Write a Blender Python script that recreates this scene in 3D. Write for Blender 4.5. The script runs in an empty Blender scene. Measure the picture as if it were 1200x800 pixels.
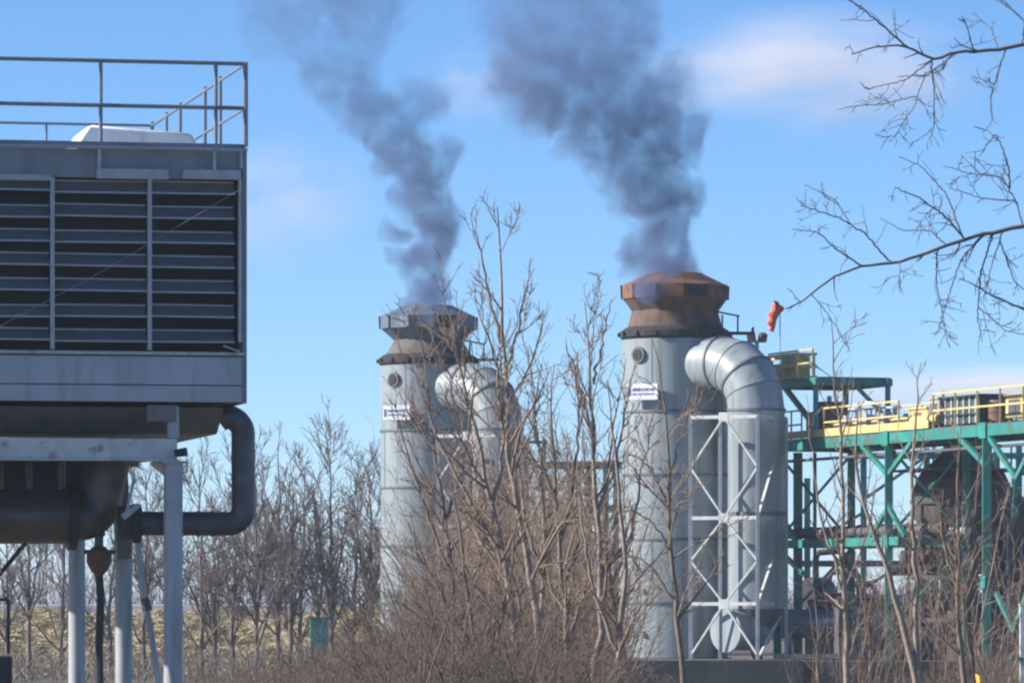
import bpy, bmesh, math, random
import numpy as np
from mathutils import Vector, Matrix

R = math.radians
sc = bpy.context.scene
COL = sc.collection

# ------------------------------------------------------------------ camera
CAMZ, FPX, HY = 1.5, 6000.0, 712.0          # eye height, focal length in photo pixels, horizon row
cam_d = bpy.data.cameras.new('camera')
cam = bpy.data.objects.new('camera', cam_d); COL.objects.link(cam)
cam.location = (0, 0, CAMZ); cam.rotation_euler = (R(90), 0, 0)
cam_d.sensor_width = 36.0; cam_d.lens = 36.0 * FPX / 1200.0
cam_d.shift_y = (HY - 400.0) / 1200.0
cam_d.clip_start = 0.5; cam_d.clip_end = 60000
sc.camera = cam

# ------------------------------------------------------------------ sky, sun, exposure
SUN_EL, SUN_AZ = 30.0, 87.0                 # azimuth: degrees to the left of straight back at the camera
sdir = Vector((-math.sin(R(SUN_AZ)) * math.cos(R(SUN_EL)), -math.cos(R(SUN_AZ)) * math.cos(R(SUN_EL)), math.sin(R(SUN_EL))))
world = bpy.data.worlds.new('World'); sc.world = world; world.use_nodes = True
wt = world.node_tree; bg = wt.nodes['Background']
sky = wt.nodes.new('ShaderNodeTexSky'); sky.sky_type = 'NISHITA'; sky.sun_disc = False
sky.sun_elevation = R(SUN_EL); sky.sun_rotation = math.atan2(sdir.x, sdir.y)
sky.altitude = 3700; sky.air_density = 1.0; sky.dust_density = 0.3; sky.ozone_density = 6.0
hs = wt.nodes.new('ShaderNodeHueSaturation'); hs.inputs['Saturation'].default_value = 1.08; hs.inputs['Value'].default_value = 1.0
wt.links.new(sky.outputs[0], hs.inputs['Color']); wt.links.new(hs.outputs[0], bg.inputs[0])
bg.inputs[1].default_value = 0.102
sl = bpy.data.lights.new('sun', 'SUN'); sl.energy = 5.0; sl.angle = R(0.55); sl.color = (1.0, 0.94, 0.85)
so = bpy.data.objects.new('sun', sl); COL.objects.link(so); so.location = (-60, 40, 60)
so.rotation_euler = (-sdir).to_track_quat('-Z', 'Y').to_euler()
vs = sc.view_settings; vs.view_transform = 'Standard'; vs.look = 'None'; vs.exposure = 0.72; vs.gamma = 1.0; vs.use_curve_mapping = False
sc.cycles.pixel_filter_type = 'BLACKMAN_HARRIS'; sc.cycles.filter_width = 2.3
sc.cycles.max_bounces = 6; sc.cycles.transparent_max_bounces = 8; sc.cycles.volume_bounces = 2
sc.cycles.volume_step_rate = 0.7; sc.cycles.volume_max_steps = 128
sc.cycles.use_denoising = True

# ------------------------------------------------------------------ helpers
def at(x, y, d):
    """a photo pixel at distance d (metres along +Y) as a point of the place"""
    return Vector(((x - 600.0) / FPX * d, d, CAMZ + (HY - y) / FPX * d))

def mat(name, col, rough=0.7, metal=0.0, var=0.25, scale=3.0, bump=0.0, bscale=40.0, col2=None, fine=None, emit=None, stain=None):
    m = bpy.data.materials.new(name); m.use_nodes = True
    nt = m.node_tree; b = nt.nodes['Principled BSDF']
    b.inputs['Roughness'].default_value = rough; b.inputs['Metallic'].default_value = metal
    tc = nt.nodes.new('ShaderNodeTexCoord')
    n = nt.nodes.new('ShaderNodeTexNoise'); n.inputs['Scale'].default_value = scale; n.inputs['Detail'].default_value = 6
    nt.links.new(tc.outputs['Object'], n.inputs['Vector'])
    cr = nt.nodes.new('ShaderNodeValToRGB')
    c2 = col2 if col2 else tuple(c * (1 - var) for c in col)
    cr.color_ramp.elements[0].position = 0.32; cr.color_ramp.elements[1].position = 0.68
    cr.color_ramp.elements[0].color = (*c2, 1); cr.color_ramp.elements[1].color = (*col, 1)
    nt.links.new(n.outputs[0], cr.inputs[0])
    out = cr.outputs[0]
    if stain:                                  # rain streaks / dirt: noise stretched along z
        scol, sx, sz, lo, hi = stain
        mp = nt.nodes.new('ShaderNodeMapping'); mp.inputs['Scale'].default_value = (sx, sx, sz)
        nt.links.new(tc.outputs['Object'], mp.inputs[0])
        n3 = nt.nodes.new('ShaderNodeTexNoise'); n3.inputs['Scale'].default_value = 1.0; n3.inputs['Detail'].default_value = 8
        nt.links.new(mp.outputs[0], n3.inputs['Vector'])
        mr = nt.nodes.new('ShaderNodeMapRange'); mr.inputs[1].default_value = lo; mr.inputs[2].default_value = hi
        nt.links.new(n3.outputs[0], mr.inputs[0])
        mx = nt.nodes.new('ShaderNodeMixRGB'); mx.inputs[2].default_value = (*scol, 1)
        nt.links.new(mr.outputs[0], mx.inputs[0]); nt.links.new(out, mx.inputs[1]); out = mx.outputs[0]
    nt.links.new(out, b.inputs['Base Color'])
    if bump:
        n2 = nt.nodes.new('ShaderNodeTexNoise'); n2.inputs['Scale'].default_value = bscale; n2.inputs['Detail'].default_value = 5
        nt.links.new(tc.outputs['Object'], n2.inputs['Vector'])
        bp = nt.nodes.new('ShaderNodeBump'); bp.inputs['Strength'].default_value = bump; bp.inputs['Distance'].default_value = 0.05
        nt.links.new(n2.outputs[0], bp.inputs['Height']); nt.links.new(bp.outputs[0], b.inputs['Normal'])
    if emit:
        b.inputs['Emission Color'].default_value = (*emit[0], 1); b.inputs['Emission Strength'].default_value = emit[1]
    return m

M = {}
M['clad']    = mat('grey_blue_cladding', (0.46, 0.49, 0.53), 0.55, 0.0, 0.2, 1.3, stain=((0.30, 0.31, 0.33), 5, 0.6, 0.5, 0.8))
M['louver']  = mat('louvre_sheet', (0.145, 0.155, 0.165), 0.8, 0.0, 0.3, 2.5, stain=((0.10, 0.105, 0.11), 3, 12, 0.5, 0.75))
M['fascia']  = mat('fascia_sheet', (0.27, 0.29, 0.32), 0.6, 0.0, 0.25, 1.5, stain=((0.17, 0.18, 0.19), 5, 0.6, 0.5, 0.8))
M['lip']     = mat('louvre_lip', (0.46, 0.48, 0.50), 0.5, 0.0, 0.2, 5)
M['trim']    = mat('pale_trim', (0.52, 0.54, 0.56), 0.5, 0.1, 0.25, 6, stain=((0.28, 0.24, 0.2), 8, 2, 0.55, 0.75))
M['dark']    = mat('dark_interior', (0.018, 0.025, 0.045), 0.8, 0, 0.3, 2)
M['rail']    = mat('rail_paint', (0.20, 0.23, 0.29), 0.5, 0.1, 0.2, 6)
M['white']   = mat('white_gelcoat', (0.80, 0.80, 0.80), 0.4, 0, 0.08, 2, stain=((0.55, 0.53, 0.5), 4, 2, 0.55, 0.8))
M['colgrey'] = mat('column_paint', (0.42, 0.44, 0.47), 0.5, 0.1, 0.15, 3, stain=((0.26, 0.25, 0.25), 9, 1, 0.5, 0.75))
M['beam']    = mat('beam_paint', (0.66, 0.65, 0.62), 0.6, 0.0, 0.2, 4, stain=((0.25, 0.18, 0.13), 3, 6, 0.58, 0.72))
M['pan']     = mat('basin_steel', (0.22, 0.22, 0.22), 0.55, 0.3, 0.35, 2, stain=((0.16, 0.12, 0.09), 2, 2, 0.5, 0.8))
M['iron']    = mat('black_pipe', (0.10, 0.092, 0.088), 0.36, 0.3, 0.4, 2, stain=((0.20, 0.13, 0.08), 2, 3, 0.52, 0.8))
M['gpipe']   = mat('grey_pipe', (0.085, 0.092, 0.105), 0.45, 0.3, 0.25, 3, stain=((0.19, 0.14, 0.10), 3, 3, 0.55, 0.8))
M['rust']    = mat('rusty_valve', (0.20, 0.075, 0.04), 0.8, 0, 0.5, 9)
M['black']   = mat('black_rubber', (0.02, 0.021, 0.025), 0.6, 0, 0.2, 5)
M['stack']   = mat('stack_steel', (0.29, 0.34, 0.36), 0.42, 0.0, 0.14, 0.9, bump=0.08, bscale=1.5, stain=((0.16, 0.155, 0.145), 4.5, 0.22, 0.48, 0.80))
M['band']    = mat('stack_seam', (0.16, 0.18, 0.19), 0.6, 0.2, 0.3, 3)
M['caprust'] = mat('cap_rust', (0.27, 0.13, 0.07), 0.85, 0, 0.5, 2.2, col2=(0.14, 0.075, 0.05), stain=((0.05, 0.045, 0.05), 2, 1.5, 0.5, 0.72))
M['capgrey'] = mat('cap_steel', (0.17, 0.225, 0.30), 0.45, 0.2, 0.3, 2.0, stain=((0.07, 0.075, 0.085), 3, 1.5, 0.5, 0.75))
M['capneck'] = mat('cap_neck', (0.155, 0.145, 0.14), 0.8, 0.1, 0.4, 2.0, stain=((0.09, 0.075, 0.07), 3, 1, 0.45, 0.75))
M['rustneck'] = mat('rust_neck', (0.17, 0.105, 0.075), 0.85, 0, 0.4, 2.0, stain=((0.06, 0.05, 0.045), 3, 1, 0.45, 0.7))
M['soot']    = mat('sooty_flange', (0.035, 0.034, 0.036), 0.8, 0, 0.5, 3)
M['lattice'] = mat('lattice_paint', (0.62, 0.63, 0.62), 0.6, 0, 0.2, 4, stain=((0.34, 0.26, 0.2), 6, 4, 0.58, 0.75))
M['sign']    = mat('sign_white', (0.78, 0.79, 0.82), 0.5, 0, 0.05, 3)
M['signink'] = mat('sign_ink', (0.10, 0.12, 0.33), 0.5, 0, 0.1, 3)
M['green']   = mat('green_steel', (0.03, 0.29, 0.25), 0.5, 0.05, 0.35, 1.2, stain=((0.10, 0.12, 0.09), 3, 2.5, 0.50, 0.70))
M['dgreen']  = mat('dark_green_sheet', (0.06, 0.105, 0.09), 0.7, 0, 0.4, 1.5)
M['yellow']  = mat('yellow_paint', (0.78, 0.58, 0.24), 0.55, 0, 0.3, 3, stain=((0.4, 0.27, 0.12), 3, 3, 0.55, 0.8))
M['orange']  = mat('orange_fabric', (0.85, 0.16, 0.07), 0.8, 0, 0.15, 6)
M['vessel']  = mat('vessel_brown', (0.085, 0.078, 0.078), 0.8, 0.1, 0.4, 1.2, stain=((0.17, 0.11, 0.08), 2, 0.8, 0.5, 0.8))
M['plinth']  = mat('plinth_concrete', (0.13, 0.128, 0.125), 0.9, 0, 0.35, 0.8, bump=0.3, bscale=6, stain=((0.07, 0.07, 0.07), 2, 0.4, 0.5, 0.75))
M['conc']    = mat('pale_concrete', (0.42, 0.40, 0.37), 0.9, 0, 0.3, 2, bump=0.3, bscale=12)
M['earth']   = mat('yard_earth', (0.16, 0.135, 0.115), 0.95, 0, 0.4, 0.6, bump=0.5, bscale=3)
M['field']   = mat('winter_grass', (0.13, 0.115, 0.07), 0.95, 0, 0.4, 0.15, col2=(0.09, 0.085, 0.06), bump=0.5, bscale=3)
M['bank']    = mat('dry_bank', (0.50, 0.43, 0.27), 0.95, 0, 0.4, 2.6, col2=(0.24, 0.19, 0.10), bump=0.8, bscale=4)
M['straw']   = mat('straw', (0.52, 0.45, 0.28), 0.9, 0, 0.45, 4, col2=(0.27, 0.22, 0.13))
M['bark']    = mat('bark', (0.25, 0.19, 0.145), 0.9, 0, 0.45, 3, bump=0.4, bscale=14)
M['barkpale']= mat('pale_bark', (0.36, 0.285, 0.22), 0.9, 0, 0.4, 3, bump=0.4, bscale=14)
M['twig']    = mat('twig', (0.30, 0.215, 0.155), 0.85, 0, 0.4, 1.2)
M['fartwig'] = mat('far_twig', (0.20, 0.165, 0.15), 0.9, 0, 0.3, 0.5)
M['brush']   = mat('brush_twig', (0.20, 0.148, 0.11), 0.9, 0, 0.6, 0.7)
M['boughtwig'] = mat('bough_twig', (0.15, 0.14, 0.145), 0.85, 0, 0.4, 1.2)
M['blue']    = mat('blue_grey_box', (0.16, 0.22, 0.30), 0.6, 0, 0.25, 1.5)
M['steel']   = mat('weathered_steel', (0.15, 0.15, 0.16), 0.6, 0.3, 0.4, 1.5)
M['brick']   = mat('red_brown_block', (0.26, 0.15, 0.11), 0.9, 0, 0.4, 2)
M['skin']    = mat('skin', (0.52, 0.33, 0.25), 0.6, 0, 0.1, 10)
M['navy']    = mat('dark_trousers', (0.03, 0.035, 0.05), 0.85, 0, 0.3, 10)
M['hivis']   = mat('orange_red_jacket', (0.62, 0.10, 0.045), 0.8, 0, 0.3, 10)
M['beacon']  = mat('beacon_lens', (0.9, 0.35, 0.05), 0.3, 0, 0.1, 5, emit=((1.0, 0.30, 0.04), 1.6))

def ybase(x, d): p = at(x, 770, d); p.z = 0.0; return p

class MB:
    """collects shapes; build() links them as ONE mesh object"""
    def __init__(s): s.v = []; s.f = []
    def add(s, vs, fs):
        o = len(s.v); s.v += [tuple(v) for v in vs]; s.f += [tuple(i + o for i in f) for f in fs]; return s
    def box(s, c, size, rz=0.0, rx=0.0, ry=0.0):
        m = Matrix.Translation(c) @ Matrix.Rotation(rz, 4, 'Z') @ Matrix.Rotation(ry, 4, 'Y') @ Matrix.Rotation(rx, 4, 'X')
        h = [k / 2 for k in size]
        vs = [m @ Vector((sx * h[0], sy * h[1], sz * h[2])) for sx in (-1, 1) for sy in (-1, 1) for sz in (-1, 1)]
        return s.add(vs, [(0, 1, 3, 2), (4, 6, 7, 5), (0, 4, 5, 1), (2, 3, 7, 6), (0, 2, 6, 4), (1, 5, 7, 3)])
    def bar(s, a, b, w, h=None, up=(0, 0, 1)):
        a = Vector(a); b = Vector(b); h = h or w; d = (b - a).normalized()
        u = Vector(up)
        if abs(d.dot(u)) > 0.95: u = Vector((0, 1, 0))
        x = d.cross(u).normalized() * (w / 2); y = x.cross(d).normalized() * (h / 2)
        vs = [p + i * x + j * y for p in (a, b) for i, j in ((-1, -1), (1, -1), (1, 1), (-1, 1))]
        return s.add(vs, [(3, 2, 1, 0), (4, 5, 6, 7), (0, 1, 5, 4), (1, 2, 6, 5), (2, 3, 7, 6), (3, 0, 4, 7)])
    def tube(s, pts, r, n=10, cap=True):
        pts = [Vector(p) for p in pts]; rs = r if hasattr(r, '__len__') else [r] * len(pts)
        vs = []; N = len(pts); prev = None
        for i, p in enumerate(pts):
            t = (pts[min(i + 1, N - 1)] - pts[max(i - 1, 0)]).normalized()
            if prev is None:
                ref = Vector((0, 1, 0)) if abs(t.y) < 0.9 else Vector((0, 0, 1))
                a = t.cross(ref).normalized()
            else:
                a = (prev - t * prev.dot(t)).normalized()
            prev = a; b = t.cross(a)
            vs += [p + rs[i] * (math.cos(k * 2 * math.pi / n) * a + math.sin(k * 2 * math.pi / n) * b) for k in range(n)]
        fs = [(i * n + k, i * n + (k + 1) % n, (i + 1) * n + (k + 1) % n, (i + 1) * n + k) for i in range(N - 1) for k in range(n)]
        if cap: fs += [tuple(range(n - 1, -1, -1)), tuple((N - 1) * n + k for k in range(n))]
        return s.add(vs, fs)
    def lathe(s, prof, n=32, c=(0, 0, 0), ph=0.0, cap=True):
        c = Vector(c); vs = []
        for r, z in prof: vs += [c + Vector((r * math.cos(ph + k * 2 * math.pi / n), r * math.sin(ph + k * 2 * math.pi / n), z)) for k in range(n)]
        N = len(prof)
        fs = [(i * n + k, i * n + (k + 1) % n, (i + 1) * n + (k + 1) % n, (i + 1) * n + k) for i in range(N - 1) for k in range(n)]
        if cap: fs += [tuple(range(n - 1, -1, -1)), tuple((N - 1) * n + k for k in range(n))]
        return s.add(vs, fs)
    def build(s, name, m, parent=None, smooth=False, bevel=0.0, org=None):
        me = bpy.data.meshes.new(name); vs = s.v
        if org is not None: vs = [(a - org[0], b - org[1], c - org[2]) for a, b, c in vs]
        me.from_pydata(vs, [], s.f); me.validate(); me.update()
        bm = bmesh.new(); bm.from_mesh(me); bmesh.ops.recalc_face_normals(bm, faces=bm.faces[:])
        if bevel: bmesh.ops.bevel(bm, geom=bm.edges[:], offset=bevel, segments=1, affect='EDGES')
        bm.to_mesh(me); bm.free()
        if smooth:
            me.polygons.foreach_set('use_smooth', [True] * len(me.polygons))
            try: me.set_sharp_from_angle(angle=R(40))
            except Exception: pass
        o = bpy.data.objects.new(name, me); COL.objects.link(o); me.materials.append(M[m] if isinstance(m, str) else m)
        if parent: o.parent = parent
        elif org is not None: o.location = org
        return o

def tag(o, label=None, cat=None, group=None, kind=None):
    if label: o['label'] = label
    if cat: o['category'] = cat
    if group: o['group'] = group
    if kind: o['kind'] = kind
    return o
def thing(name, label, cat, loc=(0, 0, 0), rz=0.0, group=None):
    o = bpy.data.objects.new(name, None); COL.objects.link(o); o.empty_display_size = 0.3
    o.location = loc; o.rotation_euler = (0, 0, rz)
    return tag(o, label, cat, group)

# ------------------------------------------------------------------ ground
GZ = -1.0
def sheet(name, verts, faces, m):
    me = bpy.data.meshes.new(name); me.from_pydata(verts, [], faces); me.update()
    o = bpy.data.objects.new(name, me); COL.objects.link(o); me.materials.append(M[m]); return tag(o, kind='structure')
rng = np.random.default_rng(7)
def grid_sheet(name, x0, x1, y0, y1, nx, ny, zf, m):
    xs = np.linspace(x0, x1, nx); ys = np.linspace(y0, y1, ny)
    vs = [(x, y, zf(x, y)) for y in ys for x in xs]
    fs = [(j * nx + i, j * nx + i + 1, (j + 1) * nx + i + 1, (j + 1) * nx + i) for j in range(ny - 1) for i in range(nx - 1)]
    return sheet(name, vs, fs, m)
S = 30000
sheet('ground', [(-S, -S, GZ), (S, -S, GZ), (S, S, GZ), (-S, S, GZ)], [(0, 1, 2, 3)], 'field')
# plant yard: a raised bed of made-up ground on which the stacks and the steelwork stand
yard = MB()
yard.box((12.2, 190, (GZ - 0.3 + 0.0) / 2), (33.6, 91, 0.0 - (GZ - 0.3)))
tag(yard.build('yard', 'earth'), kind='structure')
# dry bank on the left
def bankz(x, y):
    t = min(max((y - 186) / 9.0, 0), 1); t = t * t * (3 - 2 * t)
    n = 0.10 * math.sin(x * 1.7 + y) + 0.08 * math.sin(x * 4.3 - 2 * y) + 0.06 * math.sin(x * 9.1 + 3 * y)
    return GZ - 0.05 + t * 2.25 + n * (0.3 + t * 0.4) * (1 if y > 186.2 else 0)
grid_sheet('bank', -34, -4.2, 185.5, 206, 240, 40, bankz, 'bank')
# ------------------------------------------------------------------ louvred cooling tower on columns (left)
AL = R(12.0); CA, SA = math.cos(AL), math.sin(AL)
TX, TY = (288.5 - 600) / FPX * 68.0, 68.0
def F(px, py, v=0.0):
    """photo pixel on the plane v metres behind the tower's front face -> tower-local point"""
    k = (px - 600) / FPX
    u = (k * (TY + v * CA) - TX + v * SA) / (CA - k * SA)
    Y = TY + u * SA + v * CA
    return Vector((u, v, CAMZ + (HY - py) / FPX * Y - GZ))
tw = thing('cooling_tower', 'grey blue louvred cooling tower with roof railing raised on grey columns', 'cooling tower', (TX, TY, GZ), AL)
W, D = 6.0, 8.9
zb, zt = F(288, 472).z, F(288, 177).z            # casing bottom / top (local)
zl0, zl1 = F(288, 414).z, F(288, 212).z          # louvre bank bottom / top
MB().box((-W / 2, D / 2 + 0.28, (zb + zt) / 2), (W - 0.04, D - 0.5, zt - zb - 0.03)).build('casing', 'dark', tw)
# inner fill seen dimly behind the louvres
MB().box((-W / 2, 0.012 + 0.02, (zl1 + zt) / 2), (W - 0.1, 0.04, zt - zl1 - 0.02)).build('fascia', 'fascia', tw)
zs = F(288, 452).z
MB().box((-W / 2, 0.0, (zs + zl0 - 0.045) / 2), (W - 0.06, 0.05, zl0 - zs - 0.06), 0).build('lower_panel', 'clad', tw, bevel=0.006)
MB().box((-W / 2, 0.004, (zs + zb) / 2), (W - 0.06, 0.05, zs - zb - 0.012)).build('lower_panel', 'clad', tw, bevel=0.006)
MB().box((-W / 2, -0.02, zl0 - 0.012), (W - 0.05, 0.10, 0.045)).build('sill', 'trim', tw, bevel=0.006)
MB().box((-W / 2, 0.0, zt + 0.012), (W + 0.02, 0.14, 0.03)).build('deck_edge', 'clad', tw)
MB().box((-W / 2, D / 2 + 0.1, zt - 0.008), (W, D - 0.1, 0.02)).build('roof_deck', 'clad', tw)
# right flank, corner posts
MB().box((0.0, D / 2 + 0.04, (zb + zt) / 2), (0.03, D, zt - zb)).build('side_wall', 'clad', tw)
MB().box((-0.028, -0.025, (zb + zt) / 2), (0.05, 0.05, zt - zb - 0.01)).build('corner_post', 'rail', tw)
MB().box((-0.085, -0.012, (F(0, 400).z + zl1 + 0.05) / 2), (0.045, 0.05, zl1 - F(0, 400).z)).build('corner_trim', 'trim', tw)
bay = [-W + 0.1, F(-46, 300).x, F(61, 300).x, F(175, 300).x, -0.12]
pitch = (zl1 - zl0) / 7.0
def blade(x0, x1):
    b = MB(); w = x1 - x0; h = pitch * 0.46; dy = 0.17; t = 0.012
    # sheet sloping inward and up
    a = [(x0, 0.02, 0), (x1, 0.02, 0), (x1, 0.02 + dy, h), (x0, 0.02 + dy, h)]
    c = [(x, y + t, z - t) for x, y, z in a]
    b.add(a + c, [(0, 1, 2, 3), (7, 6, 5, 4), (0, 4, 5, 1), (1, 5, 6, 2), (2, 6, 7, 3), (3, 7, 4, 0)])
    return b
rr = random.Random(3)
for i in range(4):
    x0, x1 = bay[i] + 0.03, bay[i + 1] - 0.03
    for k in range(7):
        z = zl0 + 0.05 + k * pitch + pitch * 0.30
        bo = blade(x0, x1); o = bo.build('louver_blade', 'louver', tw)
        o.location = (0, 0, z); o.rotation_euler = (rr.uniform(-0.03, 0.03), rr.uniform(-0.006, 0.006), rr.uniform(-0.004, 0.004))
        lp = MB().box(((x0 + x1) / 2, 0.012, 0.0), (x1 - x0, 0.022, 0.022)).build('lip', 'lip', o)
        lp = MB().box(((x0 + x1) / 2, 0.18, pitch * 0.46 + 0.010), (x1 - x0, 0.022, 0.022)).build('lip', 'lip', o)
for i in range(1, 4):
    MB().box((bay[i], -0.03, (zl0 + zl1) / 2 + 0.015), (0.055, 0.06, zl1 - zl0 - 0.03)).build('mullion', 'lip', tw, bevel=0.005)
for x0, x1, y0, y1 in ((113, 197, 199, 209.5), (214, 282, 200, 210), (-60, 60, 205, 210)):
    a, b = F(x0, y1), F(x1, y0)
    MB().box(((a.x + b.x) / 2, -0.03, (a.z + b.z) / 2), (b.x - a.x, 0.04, b.z - a.z)).build('cover_plate', 'lip', tw, bevel=0.006)
for px, y0, y1 in ((116, 175, 200), (251, 178, 200), (283, 176, 198), (-30, 175, 200)):
    a = F(px, y1); b = F(px, y0)
    MB().box((a.x, -0.02, (a.z + b.z) / 2), (0.045, 0.05, b.z - a.z)).build('bracket', 'trim', tw, bevel=0.004)
MB().bar(F(262, 405, -0.04), F(281, 412, -0.04), 0.05, 0.02).build('bracket', 'trim', tw)
# railings round the roof
zr, zm, z0 = F(288, 75).z, F(288, 127).z, F(288, 172).z
RW = 0.028
c1, c2 = Vector((-0.01, 0.0, 0)), Vector((-W, 0.0, 0)); c3, c4 = Vector((-0.01, D, 0)), Vector((-W, D, 0))
def lev(p, z): return Vector((p.x, p.y, z))
MB().bar(lev(c1, z0), lev(c2, z0), 0.05, 0.06).build('kick_plate', 'rail', tw)
for a, b in ((c1, c2), (c1, c3), (c3, c4)):
    for z in (zr, zm):
        MB().tube([lev(a, z), lev(b, z)], RW if a.y == 0 and b.y == 0 else 0.02, 8).build('handrail', 'rail', tw, smooth=True)
for px in (288.0, 253.0, 118.0, -20.0, -150.0):
    x = F(px, 120).x if px < 288 else -0.01
    MB().tube([(x, 0, z0), (x, 0, zr + 0.02)], 0.034 if px > 260 else 0.026, 8).build('post', 'rail', tw, smooth=True)
for v in (2.2, 3.6, 6.0, 7.4, 8.9):
    MB().tube([(-0.01, v, zt), (-0.01, v, zr + 0.06)], 0.026, 8).build('post', 'rail', tw, smooth=True)
for x in (-1.6, -3.0, -4.4, -6.0):
    MB().tube([(x, D, zt), (x, D, zr)], 0.018, 8).build('post', 'rail', tw, smooth=True)
# basin under the casing, carrying beam, columns
p = F(262, 478, 0.25); q = F(256, 508, 0.45)
bs = MB()
x0 = -W + 0.05; x1 = p.x; x2 = q.x
bs.add([(x0, 0.2, p.z), (x1, 0.2, p.z), (x1, D, p.z), (x0, D, p.z), (x0, 0.6, q.z), (x2, 0.6, q.z), (x2, D - 0.4, q.z), (x0, D - 0.4, q.z)],
       [(3, 2, 1, 0), (4, 5, 6, 7), (0, 1, 5, 4), (1, 2, 6, 5), (2, 3, 7, 6), (3, 0, 4, 7)])
bs.build('basin', 'pan', tw)
a, b = F(207, 514, 0.15), F(207, 538, 0.15)
MB().box(((a.x - W) / 2, 0.15, (a.z + b.z) / 2), (a.x + W, 0.14, a.z - b.z)).build('beam', 'beam', tw, bevel=0.008)
MB().box(((a.x - W) / 2, 0.15, b.z - 0.012), (a.x + W + 0.03, 0.24, 0.022)).build('beam_flange', 'beam', tw)
MB().box(((a.x - W) / 2, 3.9, (a.z + b.z) / 2), (a.x + W, 0.14, a.z - b.z)).build('beam', 'pan', tw)
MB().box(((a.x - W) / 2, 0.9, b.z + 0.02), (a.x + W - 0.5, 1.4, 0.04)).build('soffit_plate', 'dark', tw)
a, b = F(133, 538, 2.3), F(-300, 582, 2.3)
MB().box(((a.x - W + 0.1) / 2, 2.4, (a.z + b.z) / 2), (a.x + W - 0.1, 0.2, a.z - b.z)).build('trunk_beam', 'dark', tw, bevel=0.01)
a, b = F(203, 476, 0.15), F(203, 513, 0.15)
MB().tube([a, b], 0.085, 12).build('column_stub', 'colgrey', tw, smooth=True)
a, b = F(172, 474, 0.1), F(206, 494, 0.1)
MB().box(((a.x + b.x) / 2, 0.1, (a.z + b.z) / 2), (b.x - a.x, 0.1, a.z - b.z)).build('support_bracket', 'pan', tw, bevel=0.01)
def column(px, py, v, r, m):
    a = F(px, py, v)
    MB().tube([(a.x, v, 0), (a.x, v, a.z)], r, 16).build('column', m, tw, smooth=True)
    MB().box((a.x, v, a.z - 0.015), (r * 2.7, r * 2.7, 0.03)).build('cap_plate', m, tw)
column(203, 540, 0.18, 0.128, 'colgrey'); column(90, 560, 3.9, 0.118, 'colgrey'); column(145, 655, 1.6, 0.118, 'colgrey')
column(-90, 540, 0.18, 0.128, 'colgrey'); column(-160, 540, 3.9, 0.128, 'colgrey')
a = F(145, 655, 1.6); b = F(140, 556, 1.6)
MB().bar(a, b, 0.20, 0.25).build('stub_bracket', 'pan', tw)
a = F(205, 531, 0.0); b = F(219, 529, 0.0)
MB().tube([a, b], [0.05, 0.06], 10).build('bolt', 'black', tw)
a, b = F(180, 540, 0.4), F(204, 560, 0.3)
MB().bar(a, b, 0.10, 0.12).build('knee_bracket', 'beam', tw)

def tower_thing(name, label, cat): return thing(name, label, cat, (TX, TY, GZ), AL)
# white fan hood on the roof
hd = tower_thing('roof_hood', 'white sloping ended hood lying on the cooling tower roof', 'hood')
v0, v1 = 3.6, 5.2
p1, p2, p3, p4 = F(86, 170, v0), F(105, 146, v0), F(224, 156, v0), F(234, 172, v0); q = zt + 0.012
def prism(pts, v0, v1):
    n = len(pts); m = MB()
    return m.add([(p[0], v0, p[1]) for p in pts] + [(p[0], v1, p[1]) for p in pts],
                 [tuple(range(n)), tuple(range(2 * n - 1, n - 1, -1))] + [(i, i + n, (i + 1) % n + n, (i + 1) % n) for i in range(n)])
o = prism([(p1.x, q), (p1.x + 0.02, p1.z), (p2.x, p2.z), (p3.x, p3.z), (p4.x - 0.02, p4.z), (p4.x, q)], v0, v1).build('shell', 'white', hd, bevel=0.035, smooth=True)
prism([(p1.x - 0.05, q), (p1.x - 0.05, q + 0.12), (p4.x + 0.05, q + 0.12), (p4.x + 0.05, q)], v0 - 0.04, v1 + 0.04).build('base_flange', 'trim', hd)
# bent grey pipe on the right
bp = tower_thing('bent_pipe', 'thick grey pipe looping down from the cooling tower basin', 'pipe')
def arc(c, r, a0, a1, v, n=8):
    return [Vector((c[0] + r * math.cos(R(a0 + (a1 - a0) * k / n)), v, c[1] + r * math.sin(R(a0 + (a1 - a0) * k / n)))) for k in range(n + 1)]
v = 0.55; pr = 0.160
s = F(258, 492, v); t1 = F(285, 500, v); t2 = F(286, 590, v); e = F(160, 613, v)
rb = 0.235
path = [Vector((s.x, v, s.z)), ] + arc((t1.x - rb, t1.z - 0.10), rb, 90, 0, v) + arc((t1.x - 0.20, e.z + 0.20), 0.20, 0, -90, v) + [Vector((e.x, v, e.z))]
MB().tube(path, pr, 20).build('pipe_run', 'gpipe', bp, smooth=True)
for px in (232, 249):
    a = F(px, 613, v); MB().tube([(a.x - 0.02, v, e.z), (a.x + 0.02, v, e.z)], pr + 0.012, 20).build('joint_band', 'gpipe', bp)
MB().tube([(e.x - 0.05, v, e.z), (e.x + 0.05, v, e.z)], pr + 0.10, 20).build('flange', 'black', bp)
a = F(163, 591, v - 0.3); b = F(144, 606, v - 0.3)
MB().tube([a, b], [0.035, 0.05], 8).build('valve_lever', 'trim', bp, smooth=True)
MB().tube([b + Vector((0.04, 0, 0)), F(157, 560, v - 0.3)], 0.022, 8).build('valve_rod', 'lip', bp)
MB().bar(F(148, 592, v), F(152, 632, v), 0.22, 0.25).build('valve_body', 'black', bp)
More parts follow.
